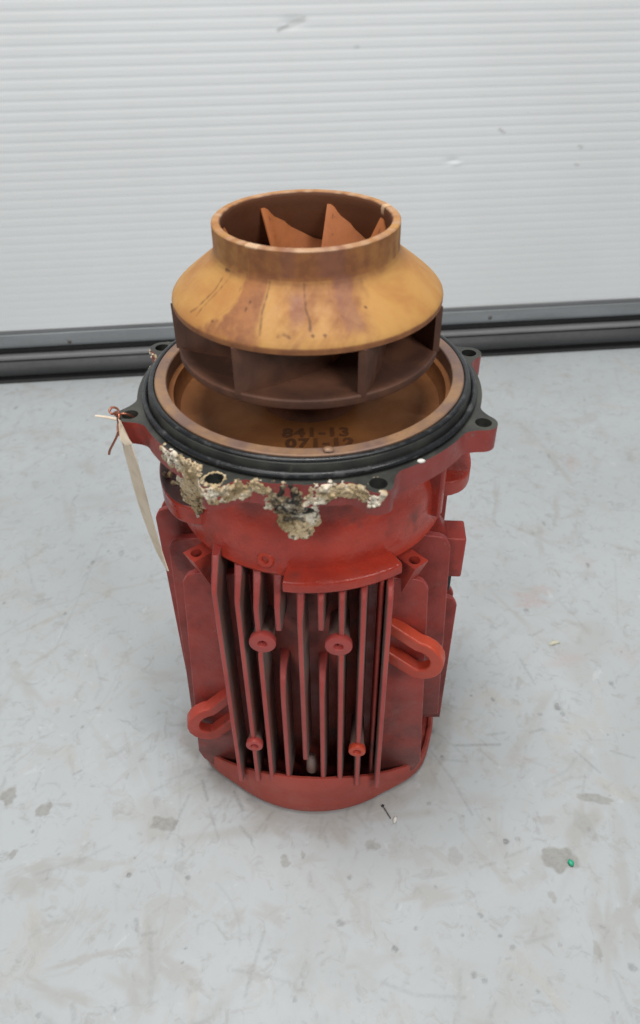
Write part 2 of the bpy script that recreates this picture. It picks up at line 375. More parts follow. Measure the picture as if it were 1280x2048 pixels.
for uv, wd, a in [([(908, 1491), (1000, 1489)], .0016, .7), ([(960, 1500), (995, 1530)], .001, .4), ([(862, 1502), (905, 1560), (945, 1630)], .0012, .55), ([(875, 1465), (920, 1503)], .001, .4),
                  ([(1148, 1500), (1200, 1545)], .0012, .5), ([(1222, 1502), (1270, 1516)], .0012, .45), ([(1170, 1550), (1165, 1590)], .001, .4), ([(468, 1585), (486, 1620)], .0025, .85),
                  ([(480, 1652), (505, 1682)], .0013, .6), ([(405, 1562), (415, 1600)], .0018, .7), ([(378, 1590), (352, 1645), (334, 1678)], .0012, .5), ([(418, 1615), (437, 1678)], .001, .4), ([(366, 1680), (364, 1712)], .001, .5),
                  ([(385, 1545), (400, 1500)], .003, .35), ([(148, 1548), (163, 1541)], .0012, .6), ([(528, 1865), (508, 1930), (490, 1992)], .0014, .42), ([(530, 1918), (560, 1900)], .0018, .4), ([(465, 1940), (500, 1945), (580, 1965)], .0012, .32),
                  ([(620, 1745), (622, 1762)], .0012, .5), ([(272, 1840), (275, 1858)], .003, .6), ([(285, 1870), (312, 1864)], .0018, .5), ([(300, 1880), (305, 1960), (300, 2005)], .003, .28), ([(764, 1965), (830, 1990), (930, 1995)], .0014, .35),
                  ([(1055, 1885), (1105, 1870)], .002, .3), ([(145, 2010), (148, 2040)], .003, .4), ([(1230, 1950), (1262, 2030)], .002, .3), ([(920, 1580), (1000, 1690)], .0008, .2), ([(1012, 1715), (1060, 1695)], .0014, .35), ([(960, 1735), (990, 1726)], .0014, .4),
                  ([(92, 850), (118, 812)], .0016, .45), ([(100, 929), (131, 928)], .0016, .55), ([(147, 1000), (155, 990)], .0024, .6), ([(196, 1068), (256, 1060)], .002, .42), ([(205, 1056), (248, 1053)], .0016, .4), ([(73, 1203), (102, 1197)], .0022, .6),
                  ([(215, 1268), (250, 1262)], .0012, .5), ([(205, 1085), (185, 1130), (160, 1190), (110, 1300)], .0007, .3), ([(50, 1090), (55, 1130), (70, 1180)], .0014, .28), ([(340, 1450), (390, 1451)], .0012, .5), ([(310, 1150), (328, 1140)], .0012, .4), ([(190, 1320), (205, 1380)], .001, .25),
                  ([(1040, 1318), (1070, 1368)], .0011, .55), ([(1065, 1271), (1086, 1260)], .0014, .6), ([(970, 1195), (992, 1205)], .0018, .5), ([(965, 995), (990, 1008)], .0026, .4), ([(980, 1345), (1005, 1350)], .0016, .45), ([(1110, 1140), (1120, 1155)], .0014, .6), ([(1160, 1480), (1220, 1480)], .001, .2),
                  ([(1230, 1120), (1236, 1250)], .0007, .3), ([(975, 1470), (1010, 1465)], .002, .4), ([(1060, 1465), (1085, 1458)], .002, .5), ([(690, 1640), (700, 1600)], .002, .4), ([(300, 1585), (340, 1565)], .0012, .3), ([(920, 1940), (917, 2040)], .0022, .2), ([(548, 1985), (575, 1960)], .001, .2), ([(840, 1500), (870, 1522)], .001, .3)]:
    pstroke('scuff', uv, wd, a)
for u, v, du, dv, a in [(1062, 1200, 30, 12, .8), (1085, 1180, 20, 10, .6), (1050, 1211, 14, 5, .9), (1170, 1125, 14, 14, .35), (1130, 1320, 30, 14, .5), (1145, 925, 14, 14, .45), (365, 1478, 10, 14, .5), (110, 1405, 18, 10, .35), (210, 1300, 8, 8, .25), (1105, 1542, 10, 4, .6), (1040, 1518, 24, 8, .35), (1255, 1310, 18, 14, .35), (955, 1050, 24, 10, .25)]:
    pblob('red', u, v, du, dv, a * .55, 0.4, 0, 0.8)
for u, v, du, dv, a in [(70, 1760, 40, 26, .6), (860, 1790, 50, 16, .6), (1165, 1650, 24, 40, .7), (1210, 1870, 26, 60, .5), (300, 1915, 20, 60, .5), (180, 1915, 60, 8, .6), (540, 1830, 40, 12, .45), (1160, 1300, 60, 40, .4), (640, 1640, 160, 20, .6),
                       (380, 1550, 30, 40, .5), (880, 1570, 30, 40, .4), (360, 1930, 40, 8, .5), (740, 1920, 40, 20, .3), (120, 1990, 60, 16, .5), (830, 1710, 30, 20, .4), (1080, 1850, 60, 20, .4), (300, 1640, 60, 30, .35), (90, 870, 60, 10, .35), (220, 1000, 60, 14, .3)]:
    pblob('smear_shade', u, v, du, dv, a, 0.5, rng.uniform(-.5, .5), 0.8)
for k in range(70):                                   # grime and scrape marks gathered round the foot of the motor
    a = rng.uniform(-PI, 0.3); r0 = rng.uniform(.160, .185); L = abs(rng.normal(0, .018)) + .004; b_ = a + rng.normal(0, .5)
    stroke('scuff', [(r0*math.cos(a), r0*math.sin(a)), (r0*math.cos(a) + L*math.cos(b_), r0*math.sin(a) + L*math.sin(b_))], .0003, rng.uniform(.04, .22), .0032)
for k in range(60):  # brownish dirt round the foot, also painting in a darker contact shadow
    a = rng.uniform(-PI, 0.4); r0 = rng.uniform(.155, .185); blob('smear_shade', r0*math.cos(a), r0*math.sin(a), rng.uniform(.012, .035), rng.uniform(.006, .014), a + PI/2, rng.uniform(.5, 1), .5, .9)
# everyday wear all over the floor
for i in range(520):
    x, y = rng.uniform(-1.0, 1.05), rng.uniform(-0.48, 1.1)
    L = rng.choice([0.006, 0.012, 0.022, 0.045], p=[.4, .3, .2, .1]) * rng.uniform(.6, 1.5); a = rng.uniform(0, PI)
    b = a + rng.uniform(-.5, .5)
    stroke('scuff', [(x, y), (x + L*math.cos(a), y + L*math.sin(a)), (x + L*math.cos(a) + L*.7*math.cos(b), y + L*math.sin(a) + L*.7*math.sin(b))], rng.uniform(.0001, .0006), rng.uniform(.02, .15), .003)
for i in range(900):                                   # short nicks and flecks
    x, y = rng.uniform(-.9, .95), rng.uniform(-0.46, 1.05); L = rng.uniform(.001, .007); a = rng.uniform(0, PI)
    stroke('scuff', [(x, y), (x + L*math.cos(a), y + L*math.sin(a))], .0002, rng.uniform(.08, .36), .0019)
for i in range(60):
    x, y = rng.uniform(-.9, .9), rng.uniform(-0.48, .9); L = rng.uniform(.06, .26); a = rng.choice([.6, 1.9, 2.3, 1.2]) + rng.normal(0, .3); k = rng.uniform(-.5, .5)
    pts = [(x + L*t*math.cos(a + k*t), y + L*t*math.sin(a + k*t)) for t in np.linspace(0, 1, 6)]
    stroke('scuff', pts, .0001, rng.uniform(.04, .13), .0022)
for i in range(200):
    x, y = rng.uniform(-.95, 1.0), rng.uniform(-0.48, 1.05); r = rng.choice([.0013, .0028, .0045], p=[.6, .3, .1])
    blob('scuff', x, y, r, r * rng.uniform(.6, 1.4), rng.uniform(0, 3), rng.uniform(.12, .5), .15, .6)
for i in range(420):
    x, y = rng.uniform(-.95, 1.0), rng.uniform(-0.48, 1.05)
    blob('smear_shade', x, y, rng.uniform(.006, .05), rng.uniform(.002, .012), rng.uniform(0, 3), rng.uniform(.15, .6), .6, .9)
ny, nx = X.shape
idx = np.arange(nx * ny).reshape(ny, nx)
quads = np.stack([idx[:-1, :-1], idx[:-1, 1:], idx[1:, 1:], idx[1:, :-1]], -1).reshape(-1, 4)
def grid_mesh(name, V, quads):
    me = bpy.data.meshes.new(name); me.vertices.add(len(V)); me.vertices.foreach_set('co', V.astype(np.float32).ravel())
    n = len(quads); me.loops.add(n * 4); me.polygons.add(n)
    me.loops.foreach_set('vertex_index', quads.astype(np.int32).ravel())
    me.polygons.foreach_set('loop_start', np.arange(0, n * 4, 4, dtype=np.int32))
    me.update(calc_edges=True); return me
me = grid_mesh('floor', np.stack([X.ravel(), Y.ravel(), np.zeros(X.size)], -1), quads)
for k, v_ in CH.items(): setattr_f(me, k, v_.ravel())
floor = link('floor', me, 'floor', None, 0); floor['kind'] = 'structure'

# ------------------------------------------------------------------ the door behind
WD = Vector((0.99709891, 0.07611675, 0)); WN = Vector((0.07611675, -0.99709891, 0))   # along the door, towards the camera
W0 = Vector((-0.7633, 0.9819, 0))
door = empty('sectional_door', W0, math.atan2(WD.y, WD.x))
tag(door, 'white ribbed sectional door with grey bottom rail and black floor seal', 'door')
def on_door(u, v):
    n = Vector((WN.x, WN.y, 0)); d = ray(u, v); p = CAM + d * (((W0 - CAM).dot(n)) / d.dot(n)); q = p - W0
    return q.dot(WD), p.z
# local frame: x along the door, -y towards the camera, z up
PITCH = 0.0184
zz = np.arange(0.128, 1.4, PITCH / 10); xx = np.concatenate([np.arange(-4.0, 0.0, 0.25), np.arange(0.0, 1.7, 0.0055), np.arange(1.7, 5.8, 0.25)])
DX, DZ = np.meshgrid(xx, zz)
ph = (DZ / PITCH) % 1.0
prof = np.where(ph < 0.72, 0.00017 * (1 - (ph / 0.72 * 2 - 1) ** 4), -0.0002)
fade = np.clip((DZ - 0.05) / 0.5, 0.3, 1)
DY = -(prof * fade) - 0.0012 * np.sin(DX * 3.1 + 1) - 0.0008 * np.sin(DX * 7 + DZ * 5)
ds = np.zeros(DX.shape)
def dent(u, v, sx, sz, amt):
    global DY
    a, b = on_door(u, v); DY = DY + amt * np.exp(-((DX - a) / sx) ** 2 - ((DZ - b) / sz) ** 2)
def dscuff(uv, wid, amt):
    P = [on_door(*q) for q in uv]
    for (ax, ay), (bx, by) in zip(P[:-1], P[1:]):
        L = (bx-ax)**2 + (by-ay)**2; t = np.clip(((DX-ax)*(bx-ax) + (DZ-ay)*(by-ay)) / L, 0, 1)
        d = np.hypot(DX - ax - t*(bx-ax), DZ - ay - t*(by-ay)); np.maximum(ds, amt * np.clip(1 - (d - wid) / .004, 0, 1), out=ds)
dent(905, 322, 0.014, 0.006, 0.002); dent(912, 328, 0.010, 0.005, -0.0015); dent(585, 45, 0.02, 0.008, 0.002)
dscuff([(556, 60), (575, 52)], .001, .4); dscuff([(575, 52), (608, 38)], .003, .22); dscuff([(1000, 259), (1008, 266)], .0003, .4); dscuff([(1152, 329), (1157, 331)], .0003, .3); dscuff([(1160, 292), (1164, 296)], .001, .3); dscuff([(712, 94), (717, 94)], .001, .2)
dyy, dxx = DX.shape; di = np.arange(dxx * dyy).reshape(dyy, dxx)
dq = np.stack([di[:-1, :-1], di[:-1, 1:], di[1:, 1:], di[1:, :-1]], -1).reshape(-1, 4)
me = grid_mesh('panel', np.stack([DX.ravel(), DY.ravel(), DZ.ravel()], -1), dq); setattr_f(me, 'scuff', ds.ravel())
link('panel', me, 'door', door, 80)
def extrude_x(name, prof, x0, x1, mat, parent, bevel=0.0, sharp=40, n=1):
    bm = bmesh.new(); R_ = []
    for i in range(n + 1):
        x = x0 + (x1 - x0) * i / n
        R_.append([bm.verts.new((x, y + (0.0007 * math.sin(x * 9 + z * 40) if n > 1 else 0), z)) for y, z in prof])
    for i in range(n):
        for j in range(len(prof)):
            k = (j + 1) % len(prof); bm.faces.new((R_[i][j], R_[i+1][j], R_[i+1][k], R_[i][k]))
    bm.faces.new(R_[0]); bm.faces.new(R_[-1][::-1])
    return link(name, from_bm(name, bm), mat, parent, sharp, bevel)
extrude_x('bottom_rail', [(0.03, 0.084), (0.004, 0.084), (-0.001, 0.0865), (-0.0045, 0.0905), (-0.006, 0.096), (-0.0062, 0.1215), (0.03, 0.1215)], -4.0, 5.6, 'alu', door, 0.0012, n=40)
extrude_x('rail_trim', [(0.03, 0.1218), (-0.0035, 0.1218), (-0.0035, 0.131), (0.03, 0.131)], -4.0, 5.6, 'trim', door, 0.0008, n=40)
extrude_x('seal_channel', [(0.03, 0.0685), (0.006, 0.0685), (0.006, 0.0835), (0.03, 0.0835)], -4.0, 5.6, 'sealblack', door)
extrude_x('seal_lip', [(0.03, 0.057), (-0.009, 0.057), (-0.011, 0.0595), (-0.0105, 0.0650), (-0.008, 0.068), (0.03, 0.068)], -4.0, 5.6, 'lip', door, 0.001, n=40)
bulb = [(0.03, 0.0545)] + [(-0.012 - 0.010 * math.sin(PI * t), 0.0545 - 0.037 * t) for t in np.linspace(0, 1, 12)] + [(0.03, 0.0175)]
extrude_x('rubber_seal', bulb, -4.0, 5.6, 'seal', door, 0, 50, n=60)
extrude_x('seal_groove', [(0.03, 0.0), (-0.004, 0.0), (-0.004, 0.0174), (0.03, 0.0174)], -4.0, 5.6, 'sealblack', door)
extrude_x('seal_foot', [(-0.0045, 0.0005), (-0.014, 0.0005), (-0.018, 0.003), (-0.016, 0.007), (-0.0045, 0.010)], -4.0, 5.6, 'sealblack', door, 0.0006)
for (u, v) in ((140, 681), (979, 633)):
    a, b = on_door(u, v)
    me = lathe('screw', [(0.0005, 0.0028), (0.0026, 0.0024), (0.0046, 0.0006), (0.0048, 0.0), (0.0005, 0.0)], 16)
    o = link('screw', me, 'steel', door); o.location = (a, -0.0062, b); o.rotation_euler = (PI/2, 0, 0)

# ------------------------------------------------------------------ the pump motor
pump = empty('pump_motor', (0, 0, 0), A0)
tag(pump, 'red finned electric pump motor standing on end with rusty bronze impeller on top', 'pump motor')
ca, sa = math.cos(-A0), math.sin(-A0)
def mot(p): return Vector((p.x * ca - p.y * sa, p.x * sa + p.y * ca, p.z))      # world point -> motor frame
ADEG = math.degrees(A0)

# fan cowl: rounded-square outline, rim dips at the corners
def cowl_r(th):
    off = abs((math.degrees(th) + 90 + 90) % 180 - 90)
    return float(np.interp(off, [0, 36, 42, 48, 54, 60, 66, 72, 90], [0.1600, 0.1602, 0.1625, 0.1665, 0.1695, 0.1700, 0.1680, 0.1660, 0.1650]))
def cowl_top(th):
    off = abs((math.degrees(th) + 90 + 90) % 180 - 90)       # degrees away from the front or back face
    return float(np.interp(off, [0, 13, 25, 38, 50, 58, 70, 90], [0.080, 0.077, 0.066, 0.048, 0.036, 0.024, 0.014, 0.012]))
def rim_r(th): return cowl_r(th) - 0.0012
def loft(name, rings, closed_ends=(True, True)):
    bm = bmesh.new(); R_ = [[bm.verts.new(p) for p in r] for r in rings]; n = len(R_[0])
    for A, B in zip(R_[:-1], R_[1:]):
        for k in range(n): bm.faces.new((A[k], A[(k+1) % n], B[(k+1) % n], B[k]))
    if closed_ends[0]: bm.faces.new(R_[0][::-1])
    if closed_ends[1]: bm.faces.new(R_[-1])
    return from_bm(name, bm)
TH = [2*PI*i/144 for i in range(144)]
rings = []
def ring_at(k_out, k_in, q):                       # k between foot outline (0) and rim outline (1), q height along the wall
    for_ = []
    for t in TH:
        r = cowl_r(t) * (1 - k_in) + rim_r(t) * k_in; r *= k_out; for_.append((r * math.cos(t), r * math.sin(t), q(t)))
    rings.append(for_)
ring_at(0.90, 0, lambda t: 0.0004); ring_at(0.966, 0, lambda t: 0.0008); ring_at(0.988, 0, lambda t: 0.0032); ring_at(0.999, 0, lambda t: 0.0072)
ring_at(1.003, 0.10, lambda t: max(0.0090, cowl_top(t) * .25)); ring_at(1.0, 0.4, lambda t: max(0.0105, cowl_top(t) * .6)); ring_at(1.0, 0.85, lambda t: cowl_top(t) - 0.0018)
ring_at(0.992, 1, cowl_top); ring_at(0.972, 1, lambda t: cowl_top(t) - 0.0006); ring_at(0.966, 1, lambda t: cowl_top(t) - 0.003); ring_at(0.955, 1, lambda t: 0.008); ring_at(0.5, 1, lambda t: 0.007)
cowl = link('fan_cowl', loft('fan_cowl', rings), 'cowl', pump, 45)

# barrel core
core = link('motor_barrel', lathe('motor_barrel', [(0.05, 0.009), (0.112, 0.009), (0.119, 0.02), (0.119, 0.398), (0.116, 0.404), (0.05, 0.404)], 96), 'core', pump, 40)

# cooling fins: profile in (out, z), thickness across
def fin_mesh(prof, th_tip, th_root, root, tip, grime=True):
    bm = bmesh.new(); L, R_ = [], []
    for (d, z) in prof:
        k = (d - root) / max(1e-6, tip - root); h = 0.5 * (th_root + (th_tip - th_root) * min(1, max(0, k)))
        L.append(bm.verts.new((-h, -d, z))); R_.append(bm.verts.new((h, -d, z)))
    f1 = bm.faces.new(L); f2 = bm.faces.new(R_[::-1])
    n = len(prof)
    for i in range(n):
        k = (i + 1) % n; bm.faces.new((L[i], R_[i], R_[k], L[k]))
    if grime: f1.material_index = f2.material_index = 1
    return from_bm('cooling_fin', bm)
def finprof(root, d0, d1, zb, zt, rise=0.03, ch=0.02, bot_round=False, slope=False, cut=False):
    """d0 out at the top, d1 out at the bottom"""
    at = lambda z: d1 + (d0 - d1) * (z - zb) / (zt - zb)
    P = [(root, zb)]
    if bot_round: P += [(at(zb) - 0.006, zb), (at(zb) - 0.002, zb + 0.0015), (at(zb), zb + 0.006)]
    elif cut: P += [(at(zb) - 0.020, zb), (at(zb) - 0.014, zb + 0.008), (at(zb) - 0.005, zb + 0.020), (at(zb), zb + 0.036)]
    else: P += [(at(zb), zb)]
    P += [(at(zt - ch), zt - ch), (at(zt) - 0.0016, zt - ch * 0.62)]
    if slope: P += [(d0 - 0.024, zt + 0.016), (d0 - 0.034, zt + 0.018), (root, zt + 0.018)]
    else: P += [(d0 - 0.005, zt - ch * 0.15), (d0 - 0.012, zt + 0.002), (root, zt + rise)]
    return P
def add_fin(s, prof, parent, rot=0.0, th=0.0052, mats=('pink', 'grime'), lean=0.0, root=None, bev=0.0013):
    root_ = prof[0][0]; tip = max(p[0] for p in prof)
    me = fin_mesh(prof, th, th + 0.0060, root_, tip)
    o = link('cooling_fin', me, None, parent, 35, bev, 2, mats)
    R = Matrix.Rotation(rot, 4, 'Z') @ Matrix.Translation((s, 0, 0)) @ Matrix.Rotation(lean, 4, 'Y')
    o.matrix_local = R; return o
def dfront(s): return 0.1555 - 1.15 * s * s
ct = lambda s: cowl_top(math.atan2(-dfront(s), s))
FR = [(-0.085, [(0.0, 0.396, 1)]), (-0.0628, [(0.0, 0.387, 1)]), (-0.0445, [(0.318, 0.382, 1), (0.0, 0.306, 0)]), (-0.0238, [(0.338, 0.386, 1), (0.0, 0.258, 2)]),
      (-0.0022, [(0.112, 0.366, 1)]), (0.0183, [(0.341, 0.389, 0), (0.0, 0.256, 2)]), (0.0385, [(0.318, 0.391, 0), (0.0, 0.306, 0)]), (0.0594, [(0.0, 0.391, 0)]), (0.0845, [(0.0, 0.390, 0)])]
for s, parts in FR:
    for (zb, zt, kind) in parts:
        d = dfront(s); rootd = math.sqrt(0.117**2 - s*s)
        rise = (0.004, 0.006, 0.012)[kind]
        z0 = zb if zb > 0 else ct(s) - 0.012
        pr = finprof(rootd, d, d, z0, zt, rise, (0.008, 0.014, 0.034)[kind], zb > 0, kind == 1)
        add_fin(s, pr, core)
# recessed fin beside the last front fin
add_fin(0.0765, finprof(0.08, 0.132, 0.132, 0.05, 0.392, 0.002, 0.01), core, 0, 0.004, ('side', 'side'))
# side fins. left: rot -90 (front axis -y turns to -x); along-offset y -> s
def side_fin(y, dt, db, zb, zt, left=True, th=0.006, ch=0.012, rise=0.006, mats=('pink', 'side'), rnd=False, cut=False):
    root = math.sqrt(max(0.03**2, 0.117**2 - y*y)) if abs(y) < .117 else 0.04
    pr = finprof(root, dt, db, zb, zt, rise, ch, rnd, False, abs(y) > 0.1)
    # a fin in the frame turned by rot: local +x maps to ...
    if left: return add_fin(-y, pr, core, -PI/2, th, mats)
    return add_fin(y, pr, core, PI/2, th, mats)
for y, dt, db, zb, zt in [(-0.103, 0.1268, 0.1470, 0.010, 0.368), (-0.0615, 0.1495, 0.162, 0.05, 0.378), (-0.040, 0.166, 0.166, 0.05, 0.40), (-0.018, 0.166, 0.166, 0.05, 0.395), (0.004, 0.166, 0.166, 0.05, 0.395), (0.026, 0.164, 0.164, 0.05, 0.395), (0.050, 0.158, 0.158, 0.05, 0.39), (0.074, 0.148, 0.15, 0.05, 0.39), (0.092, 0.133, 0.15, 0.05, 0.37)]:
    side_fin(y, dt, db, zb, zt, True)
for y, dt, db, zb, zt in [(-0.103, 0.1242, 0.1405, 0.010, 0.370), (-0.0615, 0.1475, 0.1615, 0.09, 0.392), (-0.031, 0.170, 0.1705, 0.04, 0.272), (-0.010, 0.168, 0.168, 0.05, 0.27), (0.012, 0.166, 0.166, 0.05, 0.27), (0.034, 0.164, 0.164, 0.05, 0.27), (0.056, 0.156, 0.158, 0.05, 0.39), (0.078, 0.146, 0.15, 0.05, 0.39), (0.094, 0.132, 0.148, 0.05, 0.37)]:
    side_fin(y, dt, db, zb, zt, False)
for s in (-0.084, -0.063, -0.042, -0.021, 0, 0.021, 0.042, 0.063, 0.084):
    d = dfront(s); add_fin(s, finprof(math.sqrt(0.117**2 - s*s), d, d, ct(s) - 0.012, 0.395, 0.02, 0.02), core, PI)

# round fixing bosses between the front fins
def boss(s, z, d, r, hole, root, name='fixing_boss', mat='pink', parent=core, rot=0.0, up=0.0):
    L = d - root
    pr = [(hole, L - 0.018), (hole, L - 0.0012), (hole + 0.0008, L), (r - 0.0014, L), (r - 0.0004, L - 0.0006), (r, L - 0.002), (r * 0.97, L - 0.007), (r * 0.8, L - 0.012), (r * 0.72, 0.0), (hole, 0.0)]
    me = lathe(name, pr[:-1] + [(0.0004, 0.0), (0.0004, L - 0.018)], 32)
    o = link(name, me, None, parent, 40, mats=(mat, 'grime'))
    for pl in me.polygons:
        if pl.center.z < L - 0.007 and math.hypot(*pl.center.xy) > hole * 1.1: pl.material_index = 1
    o.matrix_local = Matrix.Rotation(rot, 4, 'Z') @ Matrix.Translation((s, -root, z)) @ Matrix.Rotation(PI/2 - up, 4, 'X')
    return o
boss(-0.0407, 0.3235, 0.1565, 0.0138, 0.0044, 0.10); boss(0.0358, 0.3235, 0.1565, 0.0140, 0.0046, 0.10)
boss(-0.0614, 0.1395, 0.1555, 0.0100, 0.0042, 0.09); boss(0.0582, 0.1375, 0.1555, 0.0100, 0.0042, 0.09, mat='orange')
# small stub standing on the cowl between two fins
me = lathe('stub', [(0.0005, 0.0), (0.007, 0.0), (0.0062, 0.02), (0.0045, 0.028), (0.0005, 0.03)], 20); o = link('stub', me, 'grime', core); o.location = (0.004, -0.140, 0.074)

# corner bosses with bolt holes (square, turned to the diagonal)
def corner_boss(ang, rise=0.40):
    a = math.radians(ang)
    h = 0.0095
    sq = []
    for cx, cy in ((h, h), (-h - 0.02, h), (-h - 0.02, -h), (h, -h)):
        sq.append((cx, cy))
    pm = prism('corner_boss', sq, [circle(0, 0, 0.0058, 20)], -0.046, 0.0)
    for v in pm.vertices:
        if v.co.z < -0.02 and max(abs(v.co.x), abs(v.co.y)) > 0.008: v.co.x -= 0.017; v.co.y *= 0.72
        elif v.co.z < -0.02: v.co.x -= 0.012; v.co.y *= 0.6
    o = link('corner_boss', pm, 'red', core, 35, 0.0011)
    o.matrix_local = Matrix.Rotation(a, 4, 'Z') @ Matrix.Translation((0.1525, 0, rise)) 
    # plug at the foot of the hole, so that it ends in metal
    g = link('hole_floor', prism('hole_floor', circle(0, 0, 0.0057, 16), [], -0.025, -0.019), 'core', core, 35); g.matrix_local = o.matrix_local.copy()
    rb = link('corner_rib', prism('corner_rib', [(0.0100, 0.002), (-0.02, 0.003), (-0.02, -0.003), (0.0100, -0.002)], [], -0.070, -0.0265), 'red', core, 35, 0.0008); rb.matrix_local = o.matrix_local.copy()
for a in (-135, -45, 45, 135): corner_boss(a)

# lifting eyes: flat oval loops reaching out at the corners
def lifting_eye(base, ang, z, length, height, mat, thick=0.0075, slope=0.02):
    a = math.radians(ang); d = Vector((math.cos(a), math.sin(a), 0)); b = Vector(base)
    pts = []
    hh = height / 2
    for t in np.linspace(0, 1, 5): pts.append(b + d * (length - hh) * t + Vector((0, 0, z + hh + slope * (1 - t))))
    for t in np.linspace(0, PI, 11)[1:-1]: pts.append(b + d * (length - hh + hh * math.sin(t)) + Vector((0, 0, z + hh * math.cos(t))))
    for t in np.linspace(1, 0, 5): pts.append(b + d * (length - hh) * t + Vector((0, 0, z - hh + slope * (1 - t))))
    # rectangular section sweep
    bm = bmesh.new(); side = Vector((-d.y, d.x, 0)); R_ = []
    for i, p in enumerate(pts):
        t = (pts[min(i+1, len(pts)-1)] - pts[max(0, i-1)]).normalized(); nrm = side.cross(t).normalized()
        R_.append([bm.verts.new(p + side * (sx * thick) + nrm * (sn * 0.0074)) for sx, sn in ((-1, -1), (1, -1), (1, 1), (-1, 1))])
    for A, B in zip(R_[:-1], R_[1:]):
        for k in range(4): bm.faces.new((A[k], A[(k+1) % 4], B[(k+1) % 4], B[k]))
    bm.faces.new(R_[0]); bm.faces.new(R_[-1][::-1])
    return link('lifting_eye', from_bm('lifting_eye', bm), mat, core, 50, 0.0022, 3)
lifting_eye((0.086, -0.1095, 0), -14, 0.268, 0.057, 0.045, 'orange')
lifting_eye((-0.088, -0.1095, 0), -166, 0.133, 0.054, 0.048, 'red', 0.0075, 0.026)

# bell housing on top of the barrel
bell = link('bell_housing', lathe('bell_housing', [(0.06, 0.4045), (0.1415, 0.4045), (0.1425, 0.407), (0.1400, 0.411), (0.1390, 0.420), (0.1385, 0.434), (0.1378, 0.447), (0.1360, 0.456), (0.1335, 0.463), (0.1322, 0.470), (0.1318, 0.490), (0.1328, 0.502), (0.137, 0.5095), (0.06, 0.5095)], 128), 'bell', pump, 45)
# raised rim segment at the front
link('bearing_rim', lathe('bearing_rim', [(0.130, 0.3985), (0.1565, 0.3985), (0.1585, 0.4005), (0.1580, 0.4105), (0.1560, 0.4125), (0.1345, 0.4150), (0.130, 0.4150)], 48, True, -100.8 - ADEG, -57.6 - ADEG), 'bell', bell, 45, 0.0012)
b = boss(0, 0, 0.0, 0.0088, 0.0034, 0.0, name='drain_boss', mat='bell', parent=bell) if False else None
me = lathe('drain_boss', [(0.0004, 0.002), (0.0034, 0.002), (0.0034, 0.0058), (0.0040, 0.0066), (0.0076, 0.0064), (0.0086, 0.0052), (0.0094, 0.0), (0.0004, 0.0)], 32)
o = link('drain_boss', me, 'bell', bell); aa = math.radians(-108.9 - ADEG)
o.matrix_local = Matrix.Translation((0.1345 * math.cos(aa), 0.1345 * math.sin(aa), 0.4185)) @ Matrix.Rotation(aa + PI/2, 4, 'Z') @ Matrix.Rotation(PI/2 - 0.25, 4, 'X')
# mounting ears
def ear(a0, a1, ro, z0, z1, mats=('side', 'bell'), name='mounting_ear'):
    out = [(0.120 * math.cos(math.radians(a)), 0.120 * math.sin(math.radians(a))) for a in np.linspace(a1, a0, 12)]
    n = 24
    for i in range(n + 1):
        t = i / n; a = math.radians(a0 + (a1 - a0) * t); r = ro - 0.020 * (abs(2*t - 1) ** 5)
        out.append((r * math.cos(a), r * math.sin(a)))
    me = prism(name, out, [], z0, z1, 1)
    return link(name, me, None, bell, 40, 0.0022, 3, mats)
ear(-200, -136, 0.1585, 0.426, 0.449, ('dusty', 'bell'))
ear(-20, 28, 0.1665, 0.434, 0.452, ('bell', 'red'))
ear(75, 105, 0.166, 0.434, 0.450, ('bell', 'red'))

for ga, gz in ((66, 0.418), (118, 0.418), (-112, 0.418)):     # cast webs between bell and flange
    g = link('gusset', prism('gusset', [(0.120, -0.006), (0.1475, -0.005), (0.1475, 0.005), (0.120, 0.006)], [], gz, 0.5098), 'bell', bell, 40, 0.003, 3)
    g.rotation_euler = (0, 0, math.radians(ga - 90))
tabm = prism('jacking_tab', [(-0.019, -0.125), (-0.017, -0.150), (-0.010, -0.1545), (0.010, -0.1545), (0.017, -0.150), (0.019, -0.125)], [], 0.470, 0.5098)
for v in tabm.vertices:
    if v.co.z < 0.48: v.co.x *= 0.35; v.co.y += 0.004
link('jacking_tab', tabm, 'bell', bell, 40, 0.003, 3).location = (-0.001, 0, 0)
# terminal box on the right-hand side
def boxm(name, x0, x1, y0, y1, z0, z1, mat, parent, bev=0.002, taper=0.0):
    bm = bmesh.new(); v = [bm.verts.new(p) for p in ((x0, y0, z0), (x1, y0, z0), (x1, y1, z0), (x0, y1, z0), (x0, y0, z1), (x1 - taper, y0 + taper, z1), (x1 - taper, y1 - taper, z1), (x0, y1, z1))]
    for f in ((3, 2, 1, 0), (4, 5, 6, 7), (0, 1, 5, 4), (1, 2, 6, 5), (2, 3, 7, 6), (3, 0, 4, 7)): bm.faces.new([v[i] for i in f])
    return link(name, from_bm(name, bm), mat, parent, 35, bev, 2)
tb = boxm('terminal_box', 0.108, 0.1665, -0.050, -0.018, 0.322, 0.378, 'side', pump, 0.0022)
boxm('box_neck', 0.110, 0.146, -0.046, -0.020, 0.3785, 0.402, 'side', tb, 0.003, 0.012)
boxm('dark_gap_block', 0.112, 0.157, -0.045, -0.020, 0.296, 0.3215, 'rubber', tb, 0.001)  # black block giving the shade of the open gap under the box
# cowl screws at the corners
for sx in (-1, 1):
    me = lathe('cowl_screw', [(0.0004, 0), (0.006, 0), (0.006, 0.005), (0.005, 0.0062), (0.0004, 0.0062)], 6); o = link('cowl_screw', me, 'steel', cowl, 30, 0.0005); o.location = (sx * 0.1085, -0.100, 0.030)

